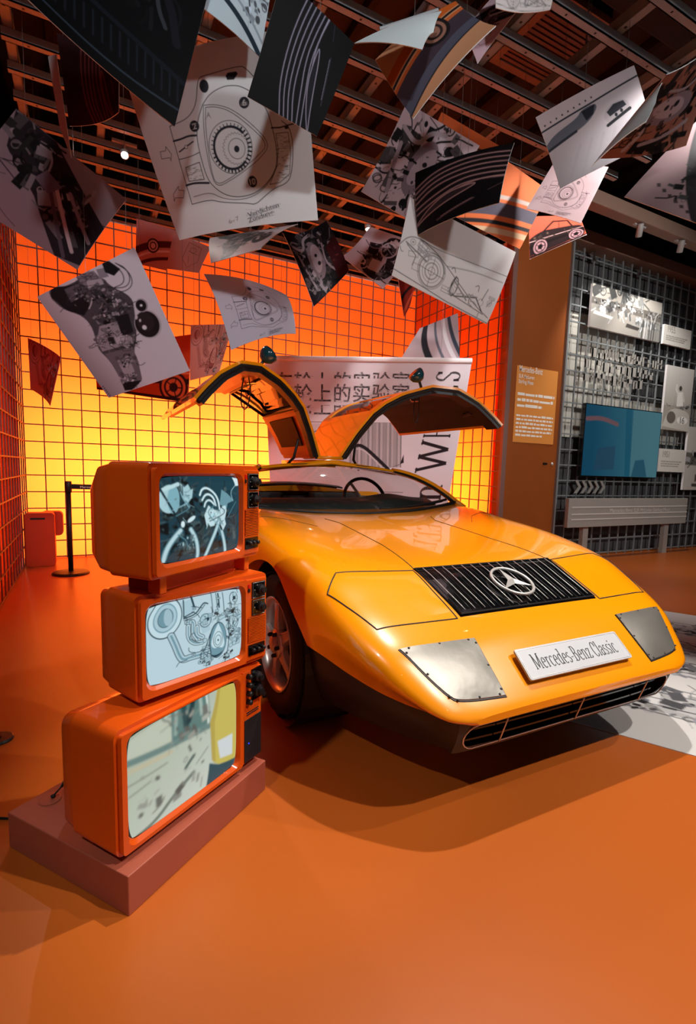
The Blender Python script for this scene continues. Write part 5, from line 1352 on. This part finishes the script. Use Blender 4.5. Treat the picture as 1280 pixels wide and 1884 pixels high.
sheet('pink curled sheet high up beside the air vent', ((900, -70), (1025, -62), (1012, 18), (912, 14)), .60, .45, 3.2, d_sketch(70, .6), -.06, .06)
sheet('sheet with a dark engine photograph between the two black car-line sheets', ((748, 188), (882, 268), (778, 420), (664, 352)), .70, .80, 3.5, d_bay(150, 1.1, 21, bg='#b7a6ac', lo=.04, hi=.35, n=130), .0, -.05)
sheet('orange sheet peeping out behind the dark engine photograph', ((812, 206), (932, 276), (900, 318), (790, 258)), .70, .45, 4.0, d_stripe(60, .6, '#c0562c', ((.5, .05, '#2a1a18'),)), 0, 0)
sheet('wide black sheet with the light outline of a car roof', ((764, 318), (946, 262), (918, 373), (769, 432)), .78, .50, 2.7, d_arcs(170, .62, '#080608', '#8f6a66', '#4f3a3c'), .05, .03)
sheet('sheet with dark car bodywork stripes and an orange field, behind the black roof outline', ((902, 274), (1008, 350), (956, 458), (836, 398)), .72, .62, 3.7, d_stripe(130, .85, '#bd6034', ((.42, .05, '#a99a92'), (.60, .16, '#47434f'), (.80, .05, '#1d1a1e'), (.92, .07, '#b59a7c'))), .0, .03)
sheet('grey sheet with a pencil sketch of a car chassis', ((752, 365), (951, 462), (893, 598), (722, 505)), .86, .62, 3.05, d_sketch(200), .0, .03, .02)
sheet('small pinkish sheet with a rotary engine drawing above the brown pillar', ((1018, 300), (1119, 307), (1068, 411), (968, 384)), .60, .60, 3.7, d_rotary(120, '#c5adb1', '#4a3a40'), .03, 0)
sheet('small sheet with a red car nose below the pinkish rotary drawing', ((972, 398), (1066, 396), (1079, 431), (974, 477)), .62, .50, 4.0, d_car(80, .7, '#c05a44', '#2a1d1e', '#1d1516', '#b98d92', '#e0b5b0'), .0, .0)
sheet('grey sheet with a car racing on a banked track', ((985, 216), (1166, 120), (1204, 262), (1030, 347)), .80, .62, 3.0, d_track(180), .04, .03)
o16, fn16, P16 = sheet('dark machinery sheet curling over beside the race track picture', ((1100, 292), (1226, 138), (1330, 60), (1262, 268)), .75, .75, 2.45, d_bay(130, 1.0, 33, lo=.02, hi=.28, bg='#8a5b4c', tint=(1, .8, .75), n=110), .0, .05)
cf, _ = bent([np.array(p) - np.array(o16.location) for p in (EYE + ray(1086, 308) * 2.4, EYE + ray(1222, 144) * 2.36, EYE + ray(1206, 190) * 2.3, EYE + ray(1188, 223) * 2.25)], .0, .03)
canvas_mesh('curled_corner', Cv(12, .5, '#b9bab8'), cf, 'print', o16, back=True)
c = Cv(120, .8, '#6f5a5c'); c.curve([(.12, .78), (.4, .5), (.75, .25), (1.05, .1)], .26, '#171316'); c.clutter([(.45, .45, .3, .2)], 30, random.Random(7), .02, .2, .04); 
for k in range(6): c.poly([(.06 + k * .028, .62 - k * .085), (.09 + k * .028, .59 - k * .085), (.105 + k * .028, .62 - k * .085), (.075 + k * .028, .65 - k * .085)], '#2a2022')
sheet('large dusky sheet with a broad black diagonal, high on the side of the grey wall', ((1148, 362), (1292, 212), (1412, 318), (1286, 412)), .80, .70, 2.9, c, .03, 0)
sheet('big sheet of pale pink with dark machine parts, under the left ceiling corner', ((30, 200), (233, 367), (142, 496), (-78, 360)), .90, .72, 2.9, d_dark_parts(190, .8, 14), .0, .03)
o19, fn19, P19 = sheet('dark red sheet with curved pink lines behind the shadowy tyre sheet', ((104, 60), (219, 100), (218, 206), (128, 232)), .60, .55, 3.1, d_arcs(100, .85, '#2a1416', '#8a4a4a', '#4a2426', rot=1), -.08, 0)
cf, _ = bent([np.array(p) - np.array(o19.location) for p in (EYE + ray(88, 104) * 2.95, EYE + ray(103, 100) * 2.92, EYE + ray(131, 291) * 3.0, EYE + ray(110, 235) * 3.0)], 0, 0)
canvas_mesh('curled_edge', Cv(8, 1.2, '#b9cdd0'), cf, 'print', o19, back=True)
sheet('white sheet with a black-and-white photograph of an engine and gearbox', ((68, 546), (247, 455), (349, 682), (200, 732)), .66, .86, 3.15, d_engine(230), .0, .0)
sheet('small red-tinted sheet with an engine drawing, hanging against the left wall', ((51, 622), (112, 658), (92, 747), (56, 716)), .48, .62, 4.9, d_turbo(90, .8, '#b0564a', '#4a1712', '#7d2c24'), -.06, 0)
sheet('red-orange sheet with a car wheel behind the engine photograph', ((172, 640), (352, 615), (346, 741), (178, 716)), .95, .60, 4.1, d_car(150, .62, '#c84a22', '#b63c14', '#2a1210', '#c8552c', '#e0855a'), 0, 0)
sheet('small sheet with a sepia engine drawing beside the raised left door', ((347, 595), (432, 599), (398, 684), (353, 702)), .52, .62, 4.4, d_turbo(110, 1.0, '#c49a90', '#5a2420', '#8f5750'), .0, .0, -.05)
sheet('white sheet with a small rotary engine drawing above the raised left door', ((375, 504), (527, 543), (544, 614), (425, 644)), .74, .70, 3.6, d_rotary(170, '#c4bcc8', '#3c3a44'), .06, .05)
sheet('pink sheet with dark car stripes under the steel frame', ((251, 402), (326, 425), (306, 498), (249, 485)), .52, .52, 5.0, d_stripe(80, 1.0, '#b9817c', ((.45, .16, '#4a1f22'), (.62, .05, '#d8c4c0'), (.80, .08, '#4a1f22')), (.5, .5, '#c9a39c')), .03, 0)
c = Cv(80, .9, '#c98f86'); c.line([(.45, .1), (.8, .15), (.85, .6), (.6, .8), (.4, .6), (.45, .1)], .012, '#7a4a46'); c.line([(.5, .35), (.8, .4)], .01, '#7a4a46'); c.ell((.62, .3), .08, .08, '#7a4a46', ring=.01); c.line([(.55, .5), (.6, .7)], .01, '#7a4a46')
sheet('pink sheet with a faint line drawing next to the striped pink sheet', ((320, 428), (388, 455), (366, 502), (306, 494)), .50, .50, 4.9, c, 0, .03)
sheet('pinkish sheet with a dim engine just below the large rotary drawing', ((386, 438), (548, 412), (478, 458), (388, 484)), .75, .45, 4.2, d_engine(110, .8), 0, .03)
sheet('curled dark sheet with an engine bay next to the steering wheel picture', ((520, 428), (600, 406), (642, 498), (577, 564)), .60, .66, 3.9, d_bay(140, 1.1, 5, red=True), -.14, .04)
sheet('white sheet with an open engine and round wheel shape below the steel frame', ((680, 417), (766, 446), (704, 531), (629, 472)), .62, .62, 4.1, d_open_engine(150, 1.0, 6), .0, -.06)
sheet('small curled dark red sheet under the chassis sketch', ((732, 511), (768, 518), (757, 548), (743, 583)), .42, .42, 4.9, d_stripe(50, 1.0, '#7a1f16', ((.3, .10, '#1d1214'), (.7, .14, '#b0402c'))), .05, .0)
sheet('curled sheet with grey metal rings above the banner', ((736, 662), (772, 604), (842, 576), (846, 668)), .62, .70, 6.0, d_stripe(90, 1.0, '#b3a2a8', ((.25, .12, '#2b2a30'), (.50, .05, '#5b5f6a'), (.70, .08, '#d9d3d8'), (.85, .08, '#3e4552'))), .0, .0)

# ------------------------------------------------------------------ tilted banner behind the car
def bz(y): return 1.1 / (.2 - .000104 * (y - 662))
yb = 975.
TLp, TRp, BLp, BRp = (486, 659), (868, 664), (486 + (yb - 659) * .046, yb), (868 - (yb - 664) * .168, yb)
C4 = [EYE + ray(*p) * bz(y) for p, y in ((TLp, 660), (TRp, 660), (BRp, yb), (BLp, yb))]
ban_a = np.linalg.norm(C4[3] - C4[0]) / np.linalg.norm(C4[1] - C4[0])
cb_ = Cv(420, ban_a, '#d9d2d8'); cb_.quad(TLp, TRp, BRp, BLp)
ch = '车轮上的实验室'
def char_row(y):
    for j, g in enumerate(ch): cb_.text(g, (505 + j * 35.6, y), .098, '#231b20', sx=.95, bold=.010)
char_row(708); char_row(749)
cb_.poly([(480, 690), (775, 692), (770, 736), (480, 734)], '#d9d2d8')
char_row(727)
cb_.line([(490, 762), (745, 766)], .003, '#4a4248')
for k in range(46):
    x = 640 + k * 2.2; g = .62 + .16 * math.sin(k * 1.7) * math.sin(k * .37 + 1); cb_.line([(x, 766), (x - 1, 846)], .006, (g, g * .96, g * .98))
cb_.poly([(560, 766), (640, 766), (640, 846), (560, 846)], '#c9bfc6')
cb_.curve([(640, 812), (655, 805), (668, 806), (690, 825), (715, 850)], .018, '#2a262b'); cb_.curve([(650, 812), (668, 812), (686, 828), (706, 850)], .006, '#c9c4c9')
cb_.poly([(718, 847), (744, 838), (744, 822), (736, 842)], '#2a262b'); cb_.line([(700, 850), (744, 858)], .010, '#2a262b'); cb_.line([(570, 785), (590, 775), (600, 778)], .004, '#2a262b')
for y in (895, 905): cb_.line([(700, y), (742, y + 1)], .003, '#4a4248')
# vertical headline, reading upwards: letter, lower and upper end along the edge, cap height
for g, ya, yb_ in (('o', 948, 916), ('n', 914, 878), ('W', 856, 796), ('H', 793, 768), ('E', 765, 745), ('E', 742, 724), ('L', 721, 703), ('S', 697, 679)):
    Qg, wg = serif_quads(g, T=.10, t=.035)
    for q in Qg:
        R_ = []
        for p in q:
            y = ya + (yb_ - ya) * p[0] / wg; R_.append((846 - (y - 687) * .155 - p[1] / .7 * (42 + (y - 687) * .08), y))
        cb_.poly(R_, '#2b2328')
ban = thing('banner_board', tuple((C4[2] + C4[3]) / 2), 0, 'large pale banner with Chinese characters leaning behind the car', 'banner')
A0 = np.array(ban.location)
fnb, nb = bent([p - A0 for p in C4], 0, 0)
canvas_mesh('banner_print', cb_, fnb, 'print', ban, back=True, thick=.02)
MB().tube([tuple(C4[0] - A0 - nb * -.004), tuple(C4[1] - A0 - nb * -.004)], .028, 10).build('banner_rail', 'board_white', ban)
for s in (.15, .85):
    p = C4[0] * (1 - s) + C4[1] * s - A0
    MB().tube([tuple(p), (p[0], p[1], ZF - A0[2])], .0015, 5).build('wire', 'wire', ban)

# ------------------------------------------------------------------ printed mat on the floor at the right
dm = np.array((.474, -.880)); nm = np.array((.880, .474)); m0 = np.array((1.912, 1.355)) - dm * .75
ML, MW = 3.0, 2.49
cm = Cv(420, MW / ML, '#c3c1bf')
rr = random.Random(17)
for row, (t0, hh, xs, xe) in enumerate(((.80, .070, .14, .98), (.575, .050, .20, .98), (.40, .055, .12, .98), (.20, .06, .1, .98))):
    t0 *= MW / ML
    for k in range(70):
        x = rr.uniform(xs, xe); ht = hh * rr.uniform(.3, 1)
        cm.poly([(x, t0 - ht), (x + rr.uniform(.01, .05), t0 - ht * rr.uniform(.7, 1)), (x + .04, t0 + ht), (x - .005, t0 + ht * .9)], (.58 + rr.random() * .18,) * 3)
    for q in range(5): cm.line([(xs + rr.random() * .08, t0 + hh * (-.9 + q * .42)), (xe, t0 + hh * (-.9 + q * .42) + rr.uniform(-.01, .01))], .0035, '#4b4e54')
    cm.clutter([((xs + xe) / 2, t0, (xe - xs) * .52, hh * 1.05)], 260, rr, .14, .66, .013, (1, 1, 1.05))
fm = lambda S, T: np.stack([m0[0] + dm[0] * ML * S + nm[0] * MW * (1 - T), m0[1] + dm[1] * ML * S + nm[1] * MW * (1 - T), np.full(np.shape(S), .0035)], -1)
mo = canvas_mesh('floor_mat', cm, fm, 'print_matt', None, back=True, thick=.003)
tag(mo, 'white printed mat with black engine drawings on the orange floor', 'mat')

# ------------------------------------------------------------------ boards and screen on the grey wall
YW = 4.50
def rect_px(px, Y=YW):
    P_ = [on_y(*p, Y) for p in px]
    return (P_[0][0] + P_[3][0]) / 2, (P_[1][0] + P_[2][0]) / 2, (P_[2][2] + P_[3][2]) / 2, (P_[0][2] + P_[1][2]) / 2
def wall_board(px, cvf, label, res, cat='photo', grp='photo boards on the grey grid wall', name='photo_board', frame='board_white'):
    x0, x1, z0, z1 = rect_px(px)
    t = thing(name, ((x0 + x1) / 2, YW, z0), 0, label, cat, grp); w_ = (x1 - x0) / 2; h_ = z1 - z0
    MB().box(-w_, 0, 0, w_, .03, h_).box(-.03, .03, h_ * .4, .03, .068, h_ * .6).build('backing_board', frame, t)
    cv = cvf(res, h_ / (2 * w_))
    canvas_mesh('print', cv, lambda S, T: np.stack([-w_ + 2 * w_ * S, np.full(np.shape(S), -.0015), h_ * (1 - T)], -1), 'print_matt', t)
    return t
def p_grid(res, a):
    c = Cv(res, a, '#8a857f'); r_ = random.Random(31)
    c.poly([(0, 0), (1, 0), (1, a * .28), (0, a * .30)], '#a59f97'); c.clutter([(.4, a * .1, .4, a * .1)], 30, r_, .25, .5, .05)
    c.poly([(0, a * .30), (1, a * .28), (1, a * .5), (0, a * .45)], '#5f5a55'); c.clutter([(.5, a * .38, .5, a * .08)], 90, r_, .1, .95, .02)
    c.clutter([(.3, a * .55, .25, a * .08), (.75, a * .65, .2, a * .12)], 70, r_, .3, 1, .03); c.poly([(.05, a * .6), (.3, a * .66), (.28, a * .72), (.03, a * .68)], '#dcd7cf'); c.poly([(.5, a * .72), (.7, a * .76), (.66, a * .84), (.48, a * .82)], '#3a3633')
    for k in range(9): c.line([(.7 + k * .035, a * .55), (.69 + k * .035, a * .98)], .018, (.25 + .5 * r_.random(),) * 3)
    return c
def p_driver(res, a):
    c = Cv(res, a, '#d2cdc6'); c.shade(((.5, 0), (.5, a * .6)), '#dcd8d2', '#b7b1a9')
    c.poly([(0, a * .62), (1, a * .58), (1, a), (0, a)], '#a39c93'); c.clutter([(.6, a * .62, .4, a * .05)], 30, random.Random(2), .2, .7, .04)
    c.ell((.55, a * .33), .055, .055, '#4b4540'); c.poly([(.45, a * .40), (.66, a * .38), (.70, a * .60), (.46, a * .62)], '#ece8e2'); c.line([(.48, a * .42), (.40, a * .36), (.41, a * .29)], .06, '#e3dfd8'); c.line([(.66, a * .42), (.72, a * .52)], .06, '#d8d3cc')
    c.poly(chaikin([(.0, a * .95), (.15, a * .72), (.4, a * .64), (.9, a * .68), (1, a * .78), (1, a)], 2), '#c9c3ba'); c.ell((.30, a * .80), .16, .13, '#6b655e'); c.ell((.72, a * .83), .20, .085, '#efece6'); c.text('16', (.72, a * .83), .20, '#3b3733', centre=True, bold=.02)
    return c
def p_caption(year):
    def f(res, a):
        c = Cv(res, a, '#d8d4cc'); c.text(year, (.10, a * .36), .19, '#6b655d', sx=.8); r_ = random.Random(1)
        for k in range(3):
            x = .10
            while x < .86 - k * .1:
                w_ = r_.uniform(.03, .1); c.line([(x, a * (.55 + k * .10)), (min(x + w_, .9), a * (.55 + k * .10))], .022, '#7d776f', .8); x += w_ + .03
        return c
    return f
def p_other(res, a):
    c = Cv(res, a, '#c6c1b9'); c.poly([(0, a * .4), (1, a * .45), (1, a * .62), (0, a * .6)], '#6b665f'); c.clutter([(.4, a * .5, .4, a * .1)], 40, random.Random(6), .05, .8, .06); c.poly([(.3, a * .75), (.36, a * .74), (.35, a * .86), (.3, a * .87)], '#57524c'); c.line([(.25, a * .92), (.8, a * .93)], .05, '#4b4640')
    return c
wall_board(((1090.8, 519.5), (1217.7, 559), (1212, 629), (1084, 601.6)), p_grid, 'wide black-and-white photograph of a crowded race start', 190)
wall_board(((1228.6, 671.6), (1277, 680), (1266, 794), (1215.5, 790)), p_driver, 'tall photograph of a driver in white beside race car number 16', 110)
wall_board(((1222, 598), (1272, 607), (1269, 643), (1219, 632)), p_caption('1955'), 'small caption board beside the crowded race photograph', 90, 'caption board', 'caption boards on the grey grid wall', 'caption_board')
wall_board(((1214, 824.6), (1261, 828.7), (1257, 870), (1209, 866.6)), p_caption('1951'), 'small caption board below the race driver photograph', 90, 'caption board', 'caption boards on the grey grid wall', 'caption_board')
wall_board(((1266, 785), (1330, 791), (1320, 906), (1256, 897)), p_other, 'photograph board next to the lower caption board', 90)
# flat screen
x0, x1, z0, z1 = 5.745, 7.385, 1.087, 2.035
sc = thing('flat_screen', ((x0 + x1) / 2, YW, z0), 0, 'large flat screen glowing teal on the grey grid wall', 'screen')
w_, h_ = (x1 - x0) / 2, z1 - z0
MB().box(-w_, -.01, 0, w_, .045, h_).build('screen_case', 'black_gloss', sc, bevel=.004)
MB().box(-.3, .045, .25, .3, .075, h_ - .25).build('wall_bracket', 'black_plastic', sc)
ct = Cv(150, h_ / (2 * w_), '#1c5a70'); a_ = h_ / (2 * w_)
ct.shade(((.1, .3), (.9, .3)), '#06506e', '#3f8090'); ct.poly([(.58, 0), (1, 0), (1, a_), (.62, a_)], '#5a8a96', .7); ct.poly([(.50, 0), (.60, 0), (.62, a_), (.55, a_)], '#065a76', .7)
ct.curve([(.02, a_ * .2), (.2, a_ * .17), (.4, a_ * .24)], .035, '#8a5a58', .8); ct.poly([(.18, a_ * .6), (.4, a_ * .55), (.4, a_ * .9), (.14, a_ * .92)], '#274b66', .7); ct.poly([(.68, a_ * .75), (.80, a_ * .73), (.86, a_), (.64, a_)], '#14506a', .8)
canvas_mesh('screen_picture', ct, lambda S, T: np.stack([-w_ + .012 + (2 * w_ - .024) * S, np.full(np.shape(S), -.0115), .014 + (h_ - .026) * (1 - T)], -1), 'screen_blue', sc)
# metal lettering fixed on the grid (too blurred to read: small upright strokes in three lines)
x0, x1, z0, z1 = rect_px(((1078, 641), (1225, 668), (1212, 735), (1072, 712)), 4.55)
lt = thing('wall_lettering', ((x0 + x1) / 2, 4.555, z0), 0, 'three lines of small metal lettering above the flat screen', 'lettering')
rr = random.Random(5)
for k in range(3):
    zc = (z1 - z0) * (.80 - k * .32); x = -(x1 - x0) / 2
    while x < (x1 - x0) / 2 - .12 - k * .15:
        b = MB(); hh = .10 + rr.random() * .04; ww = .05 + rr.random() * .04
        b.box(x, -.015, zc, x + .010, 0, zc + hh); b.box(x, -.015, zc + hh * rr.choice((0, .5, .9)), x + ww, 0, zc + hh * .06 + hh * rr.choice((.0, .5, .85)) + .005)
        if rr.random() < .6: b.box(x + ww - .010, -.015, zc + hh * .1, x + ww, 0, zc + hh)
        b.build('letter', 'sign_grey', lt); x += ww + .045
# chevrons
x0, x1, z0, z1 = rect_px(((1057, 887), (1112, 889), (1112, 905), (1056, 903)), 4.55)
cvn = thing('chevron_strip', ((x0 + x1) / 2, 4.555, (z0 + z1) / 2), 0, 'row of five grey chevrons below the flat screen', 'chevrons')
st = (x1 - x0) / 5
c0 = MB().prism([(0, -.085), (.055, -.085), (.125, 0), (.055, .085), (0, .085), (.07, 0)], -.012, 0, 'y').build('chevron', 'sign_grey', cvn, loc=(-(x1 - x0) / 2, 0, 0))
for k in range(1, 5): share(c0, loc=(-(x1 - x0) / 2 + st * k, 0, 0))
# sign rail on two posts
pL, pR = on_y(1045, 945, 4.32), on_y(1263, 940, 4.32)
sr = thing('sign_rail', (pL[0], 4.32, 0), 0, 'long grey sign rail on two posts in front of the grid wall', 'sign')
Ls = pR[0] - pL[0]
zt_, zb_ = on_y(1150, 917, 4.32)[2], on_y(1150, 967, 4.32)[2]
MB().box(0, 0, zb_, Ls, .05, zt_).build('sign_board', 'sign_grey', sr, bevel=.004)
for f in (.32, .56, .74): MB().box(.06, -.003, zt_ - (zt_ - zb_) * f, Ls, .001, zt_ - (zt_ - zb_) * f + .012).build('sign_stripe', 'sign_line', sr)
for x in (.42, Ls - .38): MB().box(x - .05, .05, 0, x + .05, .11, zb_ + .1).build('sign_post', 'sign_grey', sr)
V_, T_ = text_tris('Mercedes-Benz SLR McLaren Stirling Moss')
ww_ = V_[:, 0].max(); k_ = Ls * .52 / ww_
MB().add([(Ls * .31 + p[0] * k_, -.004, zt_ - (zt_ - zb_) * .50 + p[1] * k_ * .95) for p in V_], T_).build('sign_lettering', 'sign_line', sr, fix=False)
# information panel and lock on the brown pillar
x0, x1, z0, z1 = rect_px(((951, 671.6), (1025.7, 684), (1017, 819), (942, 812)), 4.575)
ip = thing('information_panel', ((x0 + x1) / 2, 4.5755, z0), 0, 'bright orange information panel with white text on the brown pillar', 'panel')
w_, h_ = x1 - x0, z1 - z0
MB().box(-w_ / 2, -.004, 0, w_ / 2, .0035, h_).build('panel_board', 'info_orange_lit', ip)
def ptext(body, fx, fz, size, sx=1.):
    V_, T_ = text_tris(body, .01)
    MB().add([(-w_ / 2 + fx * w_ + p[0] * size * sx, -.0055, fz * h_ + p[1] * size) for p in V_], T_).build('panel_lettering', 'white_ink', ip, fix=False)
ptext('Mercedes-Benz', .05, .925, .105, .60); ptext('SLR McLaren', .05, .845, .065, .75); ptext('Stirling Moss', .05, .775, .065, .75)
rr = random.Random(12)
for k in range(9):
    fz = (.62, .545, .47)[k] if k < 3 else .345 - (k - 3) * .052
    end = ((.95, .92, .66)[k] if k < 3 else (.95, .95, .95, .95, .93, .70)[k - 3]); x = .05; b = MB(); hh = .036 if k < 3 else .026
    while x < end:
        l_ = rr.uniform(.04, .13) if k >= 3 else rr.uniform(.05, .3); l_ = min(l_, end - x); b.box(-w_ / 2 + x * w_, -.0055, fz * h_, -w_ / 2 + (x + l_) * w_, -.004, fz * h_ + hh * rr.uniform(.7, 1)); x += l_ + .018
    b.build('text_line', 'white_ink', ip)
lp_ = on_y(1009, 853.5, 4.575)
lk = thing('door_lock_plate', (lp_[0], 4.577, lp_[2]), 0, 'small black latch and round knob on the brown pillar', 'latch')
MB().box(-.10, -.008, -.012, -.03, .003, .012).build('latch', 'black_plastic', lk)
MB().lathe([(.022, 0), (.022, .010), (.014, .02), (0, .021)], 16, Matrix.Translation((.06, .003, 0)) @ Matrix.Rotation(math.pi / 2, 4, 'X')).build('knob', 'silver', lk, smooth=True)
